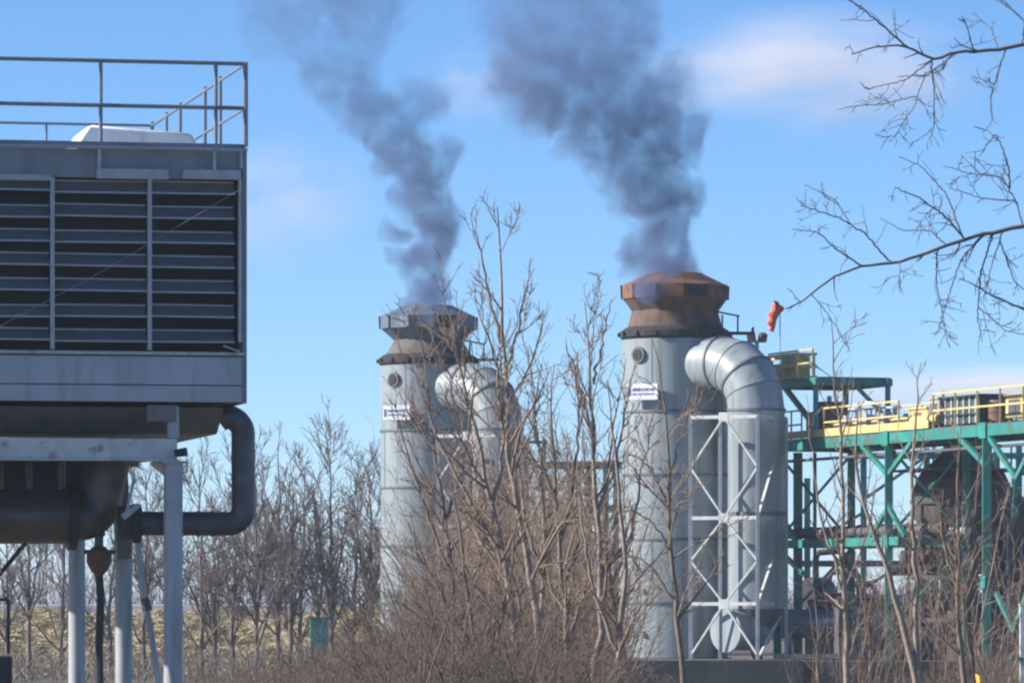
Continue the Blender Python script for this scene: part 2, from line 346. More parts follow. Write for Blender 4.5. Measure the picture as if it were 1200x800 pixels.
# big black main with elbow
mp = tower_thing('water_main', 'big black water pipe with an upturned elbow under the cooling tower', 'pipe')
v = 1.3; z = F(40, 606, v).z; xe = F(84, 606, v).x
MB().tube([(-W + 0.3, v, z), (xe, v, z)], 0.355, 28).build('pipe_run', 'iron', mp, smooth=True)
a = F(43, 606, v); MB().tube([(a.x - 0.015, v, z), (a.x + 0.015, v, z)], 0.362, 28).build('weld_band', 'iron', mp)
MB().tube([(xe - 0.06, v, z), (xe + 0.05, v, z)], 0.44, 28).build('flange', 'black', mp)
xc = F(117, 600, v).x
path = [Vector((xe + 0.02, v, z - 0.03))] + [Vector((xc - 0.30 + 0.30 * math.sin(R(k)), v - 0.1, z + 0.27 - 0.30 * math.cos(R(k)))) for k in range(0, 91, 10)] + [Vector((xc + 0.12, v - 0.1, F(0, 538, v).z))]
MB().tube(path, 0.285, 24).build('elbow', 'iron', mp, smooth=True)
MB().tube([path[4] + Vector((-0.0, 0, 0)), path[4] + (path[5] - path[4]).normalized() * 0.03], 0.325, 24).build('weld_ring', 'gpipe', mp)
for px in (0, 34, 72): 
    a = F(px, 568, v); MB().tube([(a.x, v, a.z - 0.05), (a.x, v, F(0, 540, v).z)], 0.05, 8).build('hanger', 'iron', mp)
# rusty valve hanging under the elbow with its drain hose
rv = tower_thing('drain_valve', 'rusty red drain valve with dark hose hanging beneath the black elbow', 'valve')
a = F(116, 655, 1.2)
MB().lathe([(0.02, 0.2), (0.10, 0.16), (0.17, 0.06), (0.17, -0.04), (0.11, -0.16), (0.05, -0.22)], 12, a).build('valve_body', 'rust', rv, smooth=True)
MB().tube([a + Vector((-0.2, 0, 0.1)), a + Vector((0.22, 0, 0.1))], 0.03, 8).build('handle', 'rust', rv)
MB().tube([a + Vector((0, 0, 0.15)), a + Vector((0, 0, 0.45))], 0.06, 8).build('neck', 'iron', rv)
MB().tube([a + Vector((0, 0, -0.2)), F(118, 700, 1.2), F(116, 760, 1.2), (F(120, 800, 1.2).x, 1.2, 0)], 0.055, 8).build('hose', 'black', rv, smooth=True)
dp = tower_thing('drain_pipe', 'thin grey drain pipe slanting down between two tower columns', 'pipe')
MB().tube([F(158, 600, 0.6), F(166, 680, 0.6), F(176, 735, 0.6), F(186, 800, 0.6), (F(190, 830, 0.6).x, 0.6, 0)], 0.042, 8).build('pipe_run', 'colgrey', dp, smooth=True)
MB().tube([F(170, 700, 0.6), F(174, 715, 0.6)], 0.055, 8).build('coupling', 'gpipe', dp)
# black lantern-like bracket and stay cable at the left edge
tg = tower_thing('lifting_frame', 'small black frame with box at the bottom left corner', 'frame')
v = -0.3
for a, b in (((-2, 765), (-2, 702)), ((10, 765), (10, 702)), ((-2, 702), (10, 702))):
    MB().tube([F(*a, v), F(*b, v)], 0.022, 8).build('bar', 'black', tg)
a = F(3, 768, v); MB().box((a.x, v, (a.z + 0) / 2), (0.24, 0.2, a.z)).build('box', 'black', tg, bevel=0.02)
cb = MB().tube([F(30, 636, 0.4), F(-40, 720, 0.4)], 0.03, 6)
o = cb.build('stay_bar', 'black'); o.location = (TX, TY, GZ); o.rotation_euler.z = AL; tag(o, 'black bar slanting below the big black pipe at left edge', 'bar')
cb = MB().tube([F(-30, 398, -0.35), F(120, 318, -0.35), F(286, 219, -0.35)], 0.0028, 6)
o = cb.build('guy_wire', 'clad'); o.location = (TX, TY, GZ); o.rotation_euler.z = AL; tag(o, 'thin pale wire running diagonally across the louvres', 'wire')

# ------------------------------------------------------------------ exhaust stacks
PD = Vector((2.27, -2.66, 0)).normalized()      # direction from stack axis to its down pipe
def stack(cx, d, capmat, label, glabel):
    X = (cx - 600) / FPX * d
    s = thing('exhaust_stack', label, 'exhaust stack', (X, d, 0.0), 0, 'smoking exhaust stacks')
    r = 1.55; H = 9.36; lv = [0.03, 1.65, 3.5, 5.38, 7.22, H]
    for i in range(5):
        MB().lathe([(r, lv[i] + 0.03), (r, lv[i + 1] - 0.03)], 48).build('shell_ring', 'stack', s, smooth=True)
    for z in lv[1:-1]:
        MB().lathe([(r - 0.05, z - 0.034), (r + 0.035, z - 0.034), (r + 0.035, z + 0.034), (r - 0.05, z + 0.034)], 48).build('seam_band', 'band', s)
    MB().lathe([(r + 0.12, 0.0), (r + 0.12, 0.05), (r, 0.05)], 48).build('base_flange', 'band', s)
    for i in range(5):                        # vertical plate welds, staggered from ring to ring
        for k in range(4):
            a = R(205 + 37 * (i % 3) + 90 * k); c = Vector((r * math.cos(a), r * math.sin(a), 0))
            MB().box(c + Vector((0, 0, (lv[i] + lv[i + 1]) / 2)), (0.02, 0.035, lv[i + 1] - lv[i] - 0.08), a).build('weld_seam', 'stack', s)
    for k in range(16):                       # cap flange bolts
        a = R(22.5 * k); MB().box((1.64 * math.cos(a), 1.64 * math.sin(a), 9.36 + 0.13), (0.08, 0.08, 0.12), a).build('bolt', 'soot', s)
    # cap: flange, tapering neck, faceted lens-shaped cowl
    MB().lathe([(r + 0.02, H), (r + 0.06, H + 0.05), (r + 0.06, H + 0.22), (r - 0.12, H + 0.34)], 40).build('cap_flange', 'soot', s)
    nr = 1.26 if capmat == 'caprust' else 1.10
    MB().lathe([(1.40, H + 0.3), (nr, H + 0.82)], 32).build('cap_neck', 'rustneck' if capmat == 'caprust' else 'capneck', s, smooth=True)
    MB().lathe([(nr - 0.02, H + 0.76), (1.54, H + 1.17)], 12, (0, 0, 0), R(8), cap=False).build('cowl_skirt', 'rustneck' if capmat == 'caprust' else capmat, s)
    cw = MB().lathe([(1.50, H + 1.17), (1.57, H + 1.17), (1.58, H + 1.56), (0.80, H + 1.93), (0.72, H + 1.93), (0.72, H + 1.6)], 12, (0, 0, 0), R(8), cap=False).build('cowl', capmat, s)
    for k in range(12):                       # standing ribs on the cowl edges
        a = R(8 + 30 * k); ca, sa = math.cos(a), math.sin(a)
        MB().bar((1.58 * ca, 1.58 * sa, H + 1.16), (1.60 * ca, 1.60 * sa, H + 1.57), 0.05, 0.05).build('rib', capmat if k % 3 else 'soot', s)
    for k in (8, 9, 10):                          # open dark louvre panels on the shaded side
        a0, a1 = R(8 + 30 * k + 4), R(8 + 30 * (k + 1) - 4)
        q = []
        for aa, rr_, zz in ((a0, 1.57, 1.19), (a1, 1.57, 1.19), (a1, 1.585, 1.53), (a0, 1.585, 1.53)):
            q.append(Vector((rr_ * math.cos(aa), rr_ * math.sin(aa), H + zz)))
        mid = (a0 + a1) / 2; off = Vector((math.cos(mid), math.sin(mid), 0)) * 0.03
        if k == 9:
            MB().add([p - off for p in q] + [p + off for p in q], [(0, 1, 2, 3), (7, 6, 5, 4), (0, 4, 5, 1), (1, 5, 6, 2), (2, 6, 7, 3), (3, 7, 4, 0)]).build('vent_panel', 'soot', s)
    # round hatch, sign
    def on(px_off, z, dr=0.0):
        x = px_off; y = -math.sqrt(max(r * r - x * x, 0)); n = Vector((x, y, 0)).normalized()
        return n * (r + dr) + Vector((0, 0, z)), n
    c, n = on(-1.08, H - 0.5); MB().tube([c - n * 0.05, c + n * 0.07], 0.24, 20).build('hatch', 'band', s)
    c, n = on(-1.08, H - 0.5); MB().tube([c + n * 0.07, c + n * 0.09], 0.17, 20).build('hatch_cover', 'soot', s)
    ang = R(-25); n = Vector((math.sin(ang), -math.cos(ang), 0)); tng = Vector((math.cos(ang), math.sin(ang), 0))
    c = Vector((-0.98, -1.45, H - 1.60))
    sg = MB().box(c, (0.98, 0.10, 0.47), ang).build('sign_board', 'sign', s, bevel=0.01)
    wr = random.Random(int(d))
    for zz, x0_, x1_, hh in ((0.07, -0.30, 0.40, 0.085), (-0.06, -0.30, 0.30, 0.05)):
        xx = x0_
        while xx < x1_:                        # too small to read in the photograph: marks the size of letters
            w = wr.uniform(0.03, 0.06); MB().box(c + n * 0.055 + Vector((0, 0, zz)) + tng * (xx + w / 2), (w, 0.006, hh * wr.uniform(0.8, 1.1)), ang).build('print_mark', 'signink', sg); xx += w + wr.uniform(0.015, 0.04)
    MB().box(c + n * 0.055 - tng * 0.40, (0.09, 0.006, 0.22), ang).build('print_mark', 'signink', sg)
    for z in (0.75, 2.0):
        c, n = on(-0.95, z); MB().tube([c, c + n * 0.10], 0.07, 10).build('sampling_port', 'conc', s)
    # ladder platform bits by the cap
    b = Vector((1.25, -0.55, H + 0.05))
    MB().box(b + Vector((0.55, 0.0, 0.10)), (1.0, 0.7, 0.06)).build('service_platform', 'soot', s)
    for dx, dy in ((0.1, -0.33), (0.55, -0.33), (1.0, -0.33), (1.0, 0.33)):
        MB().bar(b + Vector((dx, dy, 0.1)), b + Vector((dx, dy, 0.62 - 0.35 * (dx > 0.8))), 0.05).build('platform_post', 'soot', s)
    MB().bar(b + Vector((-0.1, -0.33, 0.72)), b + Vector((0.6, -0.33, 0.58)), 0.05).build('platform_rail', 'soot', s)
    # ---- the down pipe with lobster-back elbow
    ax = PD; up = Vector((0, 0, 1)); pr = 0.82; zc = 8.55; RB = 1.36; x0 = 2.12
    rs = [0, 24, 46, 68, 90]
    def ep(a, f=1.0): return ax * (x0 + RB * math.sin(R(a))) + up * (zc - RB + RB * math.cos(R(a)))
    MB().tube([ax * 0.9 + up * zc, ax * x0 + up * zc], pr, 36).build('duct_spigot', 'stack', s, smooth=True)
    for i in range(4):
        side = ax.cross(up); gv = []
        for a in (rs[i], rs[i + 1]):
            rd = ax * math.sin(R(a)) + up * math.cos(R(a))
            gv += [ep(a) + pr * (math.cos(k * math.pi / 18) * rd + math.sin(k * math.pi / 18) * side) for k in range(36)]
        MB().add(gv, [(k, (k + 1) % 36, 36 + (k + 1) % 36, 36 + k) for k in range(36)]).build('elbow_segment', 'stack', s, smooth=True)
    for a in (0, 24, 46, 68, 90):
        t = (ax * math.cos(R(a)) - up * math.sin(R(a))); c = ep(a)
        w_ = 0.035 if a in (0, 46, 90) else 0.014
        MB().tube([c - t * w_, c + t * w_], pr + w_, 36).build('seam_band', 'band', s)
    px = ax * (x0 + RB); zt_ = zc - RB
    lz = [zt_, 4.2, 1.45]
    for i in range(2):
        MB().tube([px + up * (lz[i] - 0.03), px + up * (lz[i + 1] + 0.03)], pr, 36).build('down_pipe', 'stack', s, smooth=True)
    MB().tube([px + up * 4.14, px + up * 4.26], pr + 0.05, 36).build('seam_band', 'band', s)
    MB().tube([px + up * 1.48, px + up * 0.9, px + up * 0.45], [pr, pr * 0.7, pr * 0.4], 30).build('pipe_boot', 'band', s, smooth=True)
    MB().tube([px + up * 0.5, px + up * 0.02], 0.18, 12).build('boot_leg', 'band', s)
    bd = Vector((-0.75, -0.66, 0)).normalized(); c = px + up * 0.86
    MB().tube([c, c + bd * 1.15], 0.58, 28).build('inlet_stub', 'stack', s, smooth=True)
    MB().tube([c + bd * 1.15, c + bd * 1.24], 0.64, 28).build('blank_flange', 'stack', s, bevel=0.01)
    # ---- lattice support frame round the down pipe (square in plan)
    e1 = Vector((0.90, -0.44, 0)).normalized(); e2 = Vector((0.44, 0.90, 0)).normalized()
    # front-left corner chosen so that the frame stands round the pipe
    hw = 1.04
    cs = [px - e1 * hw - e2 * hw * 1.0, px + e1 * hw - e2 * hw, px + e1 * hw + e2 * hw, px - e1 * hw + e2 * hw]
    shift = Vector((-0.52, -0.25, 0)); cs = [c + shift for c in cs]
    Z = [0.05, 1.62, 4.07, 6.95]
    for c in cs: MB().bar(c, c + up * Z[-1], 0.10).build('frame_post', 'lattice', s)
    for i in range(4):
        a, b = cs[i], cs[(i + 1) % 4]
        if i == 3: continue
        for z in Z[1:]:
            MB().bar(a + up * z, b + up * z, 0.075, 0.10).build('crossbar', 'lattice', s)
        m = (a + b) / 2
        bays = [(0.05, 1.62, 'v'), (1.62, 4.07, 'd'), (4.07, 6.95, 'd')]
        for z0_, z1_, k in bays:
            if i == 0:
                if k == 'v':
                    prs = [(m + up * z1_, a + up * 0.15), (m + up * z1_, b + up * 0.15)]
                else:
                    zm_ = (z0_ + z1_) / 2
                    prs = [(m + up * z1_, a + up * zm_), (a + up * zm_, m + up * z0_), (m + up * z1_, b + up * zm_), (b + up * zm_, m + up * z0_)]
            else:
                prs = [(a + up * z0_, b + up * z1_)] if i == 1 else []
            for u_, w_ in prs:
                MB().bar(u_, w_, 0.075, 0.05).build('brace', 'lattice', s)
        if i == 0:
            for z in Z[1:]: MB().box(m + up * z - e2 * 0.03, (0.3, 0.03, 0.26), math.atan2(e1.y, e1.x)).build('gusset_plate', 'lattice', s)
    return s
stack(791, 150.0, 'caprust', 'nearer grey exhaust stack with rusty orange cowl and bent down pipe', '')
stack(502, 166.0, 'capgrey', 'farther grey exhaust stack with blue grey cowl behind bare trees', '')
pl = MB().box(((2.85 + 8.2) / 2, 146.5, (GZ + 0.03) / 2 - 0.1), (8.2 - 2.85, 4.6, 0.03 - GZ + 0.2))
tag(pl.build('retaining_wall', 'plinth'), 'low dark grey concrete wall in front of the stacks', 'wall')

# ------------------------------------------------------------------ green steel pipe rack (right)
RA = Vector((7.9, 150.0, 0)); RU = Vector((5.5, -16.0, 0)).normalized(); RV = Vector((-RU.y, RU.x, 0)); RL = 16.92
rk = thing('pipe_rack', 'tall green steel pipe rack with yellow railings right of the stacks', 'pipe rack', tuple(RA))
def G(t, v, z): return RU * (t * RL) + RV * v + Vector((0, 0, z))     # rack-local
ZD, ZB, ZU = 6.22, 3.36, 8.02
DV = 2.35
TCOL = [-0.02, 0.47, 0.86, 1.30]
def gb(a, b, w=0.2, h=None, name='beam', m='green', par=None): return MB().bar(a, b, w, h or w).build(name, m, par or rk)
for v in (0, DV):
    gb(G(-0.05, v, ZD), G(1.4, v, ZD), 0.16, 0.30)
    gb(G(-0.05, v, ZB), G(0.52, v, ZB), 0.16, 0.24)
    for t in TCOL: gb(G(t, v, 0), G(t, v, ZD - 0.16), 0.22, 0.22, 'column')
for t in TCOL + [0.22, 0.66, 1.08]: gb(G(t, 0.09, ZD - 0.02), G(t, DV - 0.09, ZD - 0.02), 0.14, 0.22, 'cross_beam')
for t in TCOL[:2]: gb(G(t, 0.09, ZB), G(t, DV - 0.09, ZB), 0.14, 0.2, 'cross_beam')
gb(G(-0.02, 0.65, 0), G(-0.02, 0.65, ZD - 0.16), 0.26, 0.26, 'column')
gb(G(0.0, 1.05, 0), G(0.0, 1.05, ZD - 0.16), 0.10, 0.10, 'column')
# knee and diagonal braces
for t0, z0_, t1, z1_ in ((0.47, 5.2, 0.36, ZD - 0.15), (0.47, 5.2, 0.57, ZD - 0.15), (0.86, 5.3, 0.76, ZD - 0.15), (0.47, ZB + 0.9, 0.39, ZB + 0.1),
                         (0.47, ZB + 1.0, 0.54, ZB + 0.1), (-0.02, ZB + 1.0, 0.07, ZB + 0.1), (0.87, ZD - 0.15, 0.975, 4.9), (0.975, 4.9, 1.06, ZD - 0.15),
                         (0.975, 4.9, 0.965, 3.9), (0.90, 1.9, 0.965, 0.9), (0.965, 0.9, 1.02, 2.0), (-0.02, ZB - 0.1, 0.10, 2.5)):
    gb(G(t0, -0.02, z0_), G(t1, -0.02, z1_), 0.11, 0.13, 'brace')
for v0, z0_, v1, z1_ in ((0.1, ZB + 0.2, DV - 0.1, ZD - 0.3), (0.1, ZD - 0.3, DV - 0.1, ZB + 0.2), (0.1, 1.0, DV - 0.1, ZB - 0.2)):
    gb(G(-0.02, v0, z0_), G(-0.02, v1, z1_), 0.07, 0.07, 'brace')
    gb(G(0.47, v0, z0_), G(0.47, v1, z1_), 0.07, 0.07, 'brace')
# upper module
for t, v in ((-0.03, 0), (0.155, 0), (0.155, DV - 0.1), (-0.03, DV - 0.1)): gb(G(t, v, ZD + 0.15), G(t, v, ZU - 0.1), 0.15, 0.15, 'column')
gb(G(-0.05, 0, ZU), G(0.165, 0, ZU), 0.16, 0.22); gb(G(-0.05, DV - 0.1, ZU), G(0.165, DV - 0.1, ZU), 0.16, 0.22)
gb(G(0.155, 0.08, ZU), G(0.155, DV - 0.18, ZU), 0.14, 0.22, 'cross_beam'); gb(G(-0.03, 0.08, ZU), G(-0.03, DV - 0.18, ZU), 0.14, 0.22, 'cross_beam')
gb(G(0.02, -0.02, ZU - 0.1), G(0.155, -0.02, ZD + 0.5), 0.13, 0.13, 'brace')
gb(G(0.16, 1.2, ZU - 0.1), G(0.16, DV - 0.3, ZD + 0.9), 0.10, 0.10, 'brace')
MB().box(G(0.03, DV / 2, ZU + 0.125), (DV - 0.1, 4.4, 0.03), math.atan2(RV.y, RV.x)).build('deck_plate', 'green', rk)
# decks and toe boards
ang = math.atan2(RV.y, RV.x)
MB().box(G(0.67, DV / 2, ZD + 0.175), (DV - 0.15, RL * 1.42, 0.03), ang).build('deck_plate', 'steel', rk)
gb(G(-0.04, -0.05, ZD + 0.30), G(0.64, -0.05, ZD + 0.30), 0.03, 0.22, 'toe_board', 'yellow')
def railing(t0, t1, v, z, n, m, h=1.05):
    for zz in (z + h, z + h * 0.52): gb(G(t0, v, zz), G(t1, v, zz), 0.05, 0.05, 'handrail', m)
    for k in range(n + 1):
        t = t0 + (t1 - t0) * k / n; gb(G(t, v, z), G(t, v, z + h + 0.02), 0.05, 0.05, 'post', m)
railing(-0.04, 0.10, -0.06, ZD + 0.15, 3, 'yellow', 0.85)
railing(0.2, 0.52, -0.06, ZD + 0.15, 4, 'yellow', 0.85)
railing(0.66, 1.35, -0.06, ZD + 0.15, 8, 'yellow', 0.95)
railing(-0.05, 0.15, -0.06, ZU + 0.14, 3, 'yellow', 0.8)
railing(0.66, 1.35, DV + 0.06, ZD + 0.15, 8, 'lip', 0.95)
railing(-0.05, 0.5, DV + 0.06, ZD + 0.15, 5, 'yellow', 0.95)
# yellow cage on the upper module
yc = thing('yellow_cage', 'yellow tubular cage with white round float on top of the green rack', 'cage', tuple(RA + G(0.04, 0.0, ZU + 0.14)))
def yb(t0, v0, z0_, t1, v1, z1_, w=0.07, name='bar', m='yellow'):
    o_ = G(0.04, 0, 0); a = G(t0, v0, z0_) - o_; b = G(t1, v1, z1_) - o_; return MB().bar(a, b, w).build(name, m, yc)
for t in (-0.12, -0.055, 0.01, 0.075):
    for v in (-0.05, 0.5): yb(t, v, 0, t, v, 0.72, 0.075, 'post')
for z in (0.05, 0.36, 0.72):
    for v in (-0.05, 0.5): yb(-0.13, v, z, 0.085, v, z, 0.075, 'rail')
    for t in (-0.12, 0.075): yb(t, -0.05, z, t, 0.5, z, 0.07, 'rail')
MB().box(G(0.04, 0.25, 0.36) - G(0.04, 0, 0), (0.45, 0.7, 0.6), ang).build('orange_box', 'yellow', yc)
MB().box(G(-0.06, 0.3, 0.30) - G(0.04, 0, 0), (0.3, 1.2, 0.42), ang).build('control_box', 'yellow', yc)
MB().lathe([(0.02, -0.16), (0.13, -0.12), (0.17, 0), (0.13, 0.12), (0.02, 0.16)], 14, G(-0.02, -0.1, 0.30) - G(0.04, 0, 0)).build('lamp', 'white', yc, smooth=True)  # round white float added for the bright glint in the cage; gives no light
# equipment standing on the deck
def G0(t, v, z): return RA + G(t, v, z)
zd = ZD + 0.19
def valve(t, v, r, label):
    b = G0(t, v, zd); k = thing('valve_set', label, 'valve', tuple(b), ang, 'white valves on the rack deck')
    MB().tube([(-0.35, -0.0, r), (0.35, 0.0, r)], r * 0.55, 16).build('body', 'white', k, smooth=True)
    for s_ in (-0.36, 0.36): MB().tube([(s_ - 0.04, 0, r), (s_ + 0.04, 0, r)], r * 0.9, 18).build('flange', 'colgrey', k)
    MB().tube([(0, 0, r), (0, 0, r * 2.4)], 0.05, 8).build('stem', 'colgrey', k)
    MB().tube([(0, 0, r * 2.4), (0, 0, r * 2.4 + 0.05)], r * 0.8, 18).build('hand_wheel', 'white', k)
    MB().box((0, 0, r * 0.05 + 0.02), (0.5, 0.3, r * 0.2)).build('foot', 'steel', k)
valve(0.27, 0.45, 0.30, 'white flanged valve on the rack deck nearest the upper frame')
valve(0.345, 0.5, 0.36, 'largest white valve, middle of three on the rack deck')
valve(0.43, 0.45, 0.28, 'white valve on the rack deck beside the yellow cabinet')
b = G0(0.555, 0.6, zd); k = thing('cabinet', 'squat yellow cabinet on the green rack deck', 'cabinet', tuple(b), ang)
MB().box((0, 0, 0.3), (0.7, 1.3, 0.52)).build('body', 'yellow', k, bevel=0.03)
MB().box((0, 0, 0.59), (0.8, 1.4, 0.05)).build('lid', 'yellow', k); MB().box((-0.36, 0, 0.3), (0.02, 0.5, 0.36)).build('door', 'brick', k)
b = G0(0.73, 0.75, zd); k = thing('equipment_box', 'dark green slatted box on the rack deck by the grey railing', 'box', tuple(b), ang)
MB().box((0, 0, 0.42), (1.0, 2.3, 0.72)).build('body', 'dgreen', k, bevel=0.02)
for y in np.linspace(-1.0, 1.0, 6): MB().box((-0.52, y, 0.42), (0.04, 0.08, 0.72)).build('slat', 'lip', k)
MB().box((0, 0, 0.81), (1.1, 2.4, 0.05)).build('lid', 'dgreen', k)
b = G0(0.80, 0.8, zd); k = thing('drum', 'tan drum on the rack deck right of the dark green box', 'drum', tuple(b))
MB().lathe([(0.30, 0), (0.31, 0.3), (0.29, 0.31), (0.31, 0.33), (0.30, 0.62)], 18).build('body', 'brick', k, smooth=True); MB().lathe([(0.30, 0.62), (0.30, 0.66), (0.1, 0.67)], 18).build('lid', 'conc', k)
for t, v, w, l, h, m, lab in ((0.07, 0.9, 0.8, 1.1, 0.75, 'yellow', 'yellow housing on the rack deck under the upper frame'), (0.13, 0.6, 0.6, 0.6, 1.0, 'brick', 'rust red housing on the rack deck under the upper frame'),
                              (0.62, 0.5, 0.5, 0.7, 0.8, 'conc', 'pale housing on the rack deck between yellow cabinet and green box'), (0.92, 0.7, 0.7, 1.2, 0.7, 'yellow', 'yellow housing on the rack deck right of the tan drum'), (1.02, 0.7, 0.7, 0.9, 0.85, 'conc', 'pale housing on the rack deck at the right edge')):
    k = thing('housing', lab, 'housing', tuple(G0(t, v, zd)), ang)
    MB().box((0, 0, h / 2 + 0.06), (w, l, h - 0.12)).build('body', m, k, bevel=0.03); MB().box((0, 0, h + 0.02), (w + 0.08, l + 0.08, 0.05)).build('lid', m, k)
    for y in (-l / 2 + 0.12, l / 2 - 0.12): MB().box((0, y, 0.04), (w * 0.8, 0.1, 0.08)).build('foot', 'steel', k)
    MB().box((-w / 2 - 0.012, 0, h / 2 + 0.06), (0.02, l * 0.6, h * 0.55)).build('hatch', 'steel', k)
    MB().tube([(0, 0, h), (0, 0, h + 0.22)], 0.07, 10).build('vent', 'colgrey', k)
# floodlight mast, windsock
b = at(887, 770, 152.5); b.z = 0.0
k = thing('floodlight_mast', 'thin grey mast with twin floodlights behind the bent pipe', 'mast', tuple(b))
MB().tube([(0, 0, 0), (0, 0, 9.45)], [0.09, 0.06], 10).build('pole', 'colgrey', k, smooth=True)
for s_ in (-1, 1):
    MB().box((s_ * 0.17, -0.05, 9.55), (0.22, 0.2, 0.26), s_ * 0.4, 0.4).build('floodlight', 'steel', k, bevel=0.02)
MB().box((0, 0, 9.43), (0.5, 0.06, 0.06)).build('crossarm', 'steel', k)
b = at(914, 770, 156.0); b.z = 0.0
k = thing('windsock', 'limp orange windsock on a thin mast above the bent pipe', 'windsock', tuple(b))
zt_ = at(0, 357, 156).z
MB().tube([(0, 0, 0), (0, 0, zt_)], [0.05, 0.015], 8).build('pole', 'colgrey', k, smooth=True)
sk_ = MB().tube([(-0.04, 0, zt_ - 0.0), (-0.10, 0, zt_ - 0.10), (-0.13, 0, zt_ - 0.22), (-0.20, 0, zt_ - 0.33), (-0.19, 0, zt_ - 0.46), (-0.26, 0, zt_ - 0.57), (-0.25, 0, zt_ - 0.68), (-0.31, 0, zt_ - 0.80)], [0.17, 0.20, 0.15, 0.175, 0.115, 0.135, 0.08, 0.09], 12)
sk_.v = [(a + 0.035 * math.sin(9 * c + 5 * b), b * 0.6 + 0.03 * math.sin(14 * c), c) for a, b, c in sk_.v]
sk_.build('sock', 'orange', k, smooth=True)
MB().tube([(-0.15, 0, zt_ - 0.04), (-0.02, 0, zt_ - 0.01)], [0.19, 0.10], 14).build('hoop', 'steel', k)

# brown hopper vessel behind the rack
b = at(1128, 770, 146.0); b.z = 0
hv = thing('hopper_vessel', 'big dark brown hopper vessel standing under the green rack', 'vessel', tuple(b))
MB().lathe([(0.55, 5.9), (0.55, 6.35)], 28).build('neck', 'vessel', hv, smooth=True)
MB().lathe([(0.5, 2.55), (1.30, 3.9), (1.42, 4.1), (1.42, 4.9), (1.2, 5.35), (0.55, 5.95)], 28).build('body', 'vessel', hv, smooth=True)
MB().lathe([(1.44, 4.45), (1.5, 4.45), (1.5, 4.6), (1.44, 4.6)], 28).build('stiffener', 'vessel', hv)
MB().lathe([(0.45, 0.0), (0.45, 2.6)], 20).build('outlet', 'vessel', hv, smooth=True)
for a in (30, 120, 210, 300):
    MB().tube([(1.4 * math.cos(R(a)), 1.4 * math.sin(R(a)), 0), (1.4 * math.cos(R(a)), 1.4 * math.sin(R(a)), 4.5)], 0.11, 10).build('leg', 'vessel', hv)
for a in range(0, 360, 30): MB().box((1.43 * math.cos(R(a)), 1.43 * math.sin(R(a)), 4.5), (0.06, 0.06, 0.8), R(a)).build('rib', 'vessel', hv)
MB().box((0, 0, 5.42), (3.2, 3.2, 0.06), 0.3).build('platform', 'steel', hv)
for x, y in ((-1.5, -1.5), (0, -1.5), (1.5, -1.5), (-1.5, 0), (1.5, 0), (1.5, 1.5), (-1.5, 1.5)):
    c = Matrix.Rotation(0.3, 3, 'Z') @ Vector((x, y, 5.45)); MB().bar(c, c + Vector((0, 0, 0.7)), 0.05).build('platform_post', 'steel', hv)
for z in (1.1, 2.3): MB().lathe([(1.38, z), (1.46, z), (1.46, z + 0.12), (1.38, z + 0.12)], 24).build('tie_ring', 'vessel', hv)
# dark pipes crossing behind the rack
for i, (y, d, x0, x1, r, lab) in enumerate(((652, 158, 1056, 1290, 0.20, 'upper of three dark pipes crossing behind the hopper vessel'), (668, 160, 1040, 1290, 0.17, 'lower rust stained pipe crossing behind the hopper vessel'),
        (640, 162, 1060, 1290, 0.13, 'thin dark pipe just above the crossing pipes behind hopper'))):
    a, b = at(x0, y, d), at(x1, y - 4, d + 1)
    o = a.copy(); o.z = 0
    k = thing('pipe_run', lab, 'pipe', tuple(o), 0, 'pipes crossing behind the rack')
    MB().tube([a - o, b - o], r, 14).build('pipe', 'vessel', k, smooth=True)
    for f in (0.1, 0.5, 0.9):
        c = (a - o).lerp(b - o, f); MB().bar((c.x, c.y + 0.1, 0), (c.x, c.y + 0.1, c.z - r), 0.12).build('support', 'steel', k)

# long pipes carried by the rack
def rack_pipe(v, z, t0, t1, r, m, lab, sup=True):
    o0 = G0(t0, v, z); k = thing('rack_pipe', lab, 'pipe', tuple(o0), 0, 'pipes carried by the green rack')
    e = G0(t1, v, z) - o0
    MB().tube([(0, 0, 0), e], r, 14).build('pipe', m, k, smooth=True)
    for f in np.linspace(0.06, 0.94, 6):
        c = e * f; d_ = e.normalized() * 0.05
        MB().tube([c - d_, c + d_], r + 0.03, 14).build('clamp', 'steel', k)
rack_pipe(0.25, ZD + 0.46, 0.18, 0.64, 0.11, 'yellow', 'long yellow pipe lying along the front of the rack deck')
rack_pipe(1.25, ZD + 0.48, 0.16, 0.66, 0.14, 'colgrey', 'pale grey pipe lying along the middle of the rack deck')
rack_pipe(0.55, ZB + 0.30, -0.06, 0.54, 0.13, 'steel', 'dark pipe nearest the front on the lower rack beams')
rack_pipe(1.15, ZB + 0.34, -0.06, 0.54, 0.17, 'vessel', 'thick brown pipe in the middle of the lower rack beams')
rack_pipe(1.85, ZB + 0.28, -0.06, 0.54, 0.11, 'colgrey', 'pale pipe at the back of the lower rack beams')
for t in TCOL[:3]:                              # gussets and clips where columns meet the deck beam
    for v in (-0.12,): 
        MB().box(G(t, v, ZD), (0.03, 0.42, 0.42), ang).build('gusset_plate', 'green', rk)
        MB().box(G(t, v, ZB if t < 0.6 else 2.2), (0.03, 0.36, 0.34), ang).build('gusset_plate', 'green', rk)
gb(G(-0.05, 0.3, ZD - 0.42), G(1.4, 0.3, ZD - 0.42), 0.30, 0.07, 'cable_tray', 'steel')
for t in (0.1, 0.3, 0.62, 0.75): gb(G(t, 0.3, ZD - 0.40), G(t, 0.3, ZD - 0.15), 0.03, 0.03, 'hanger', 'steel')
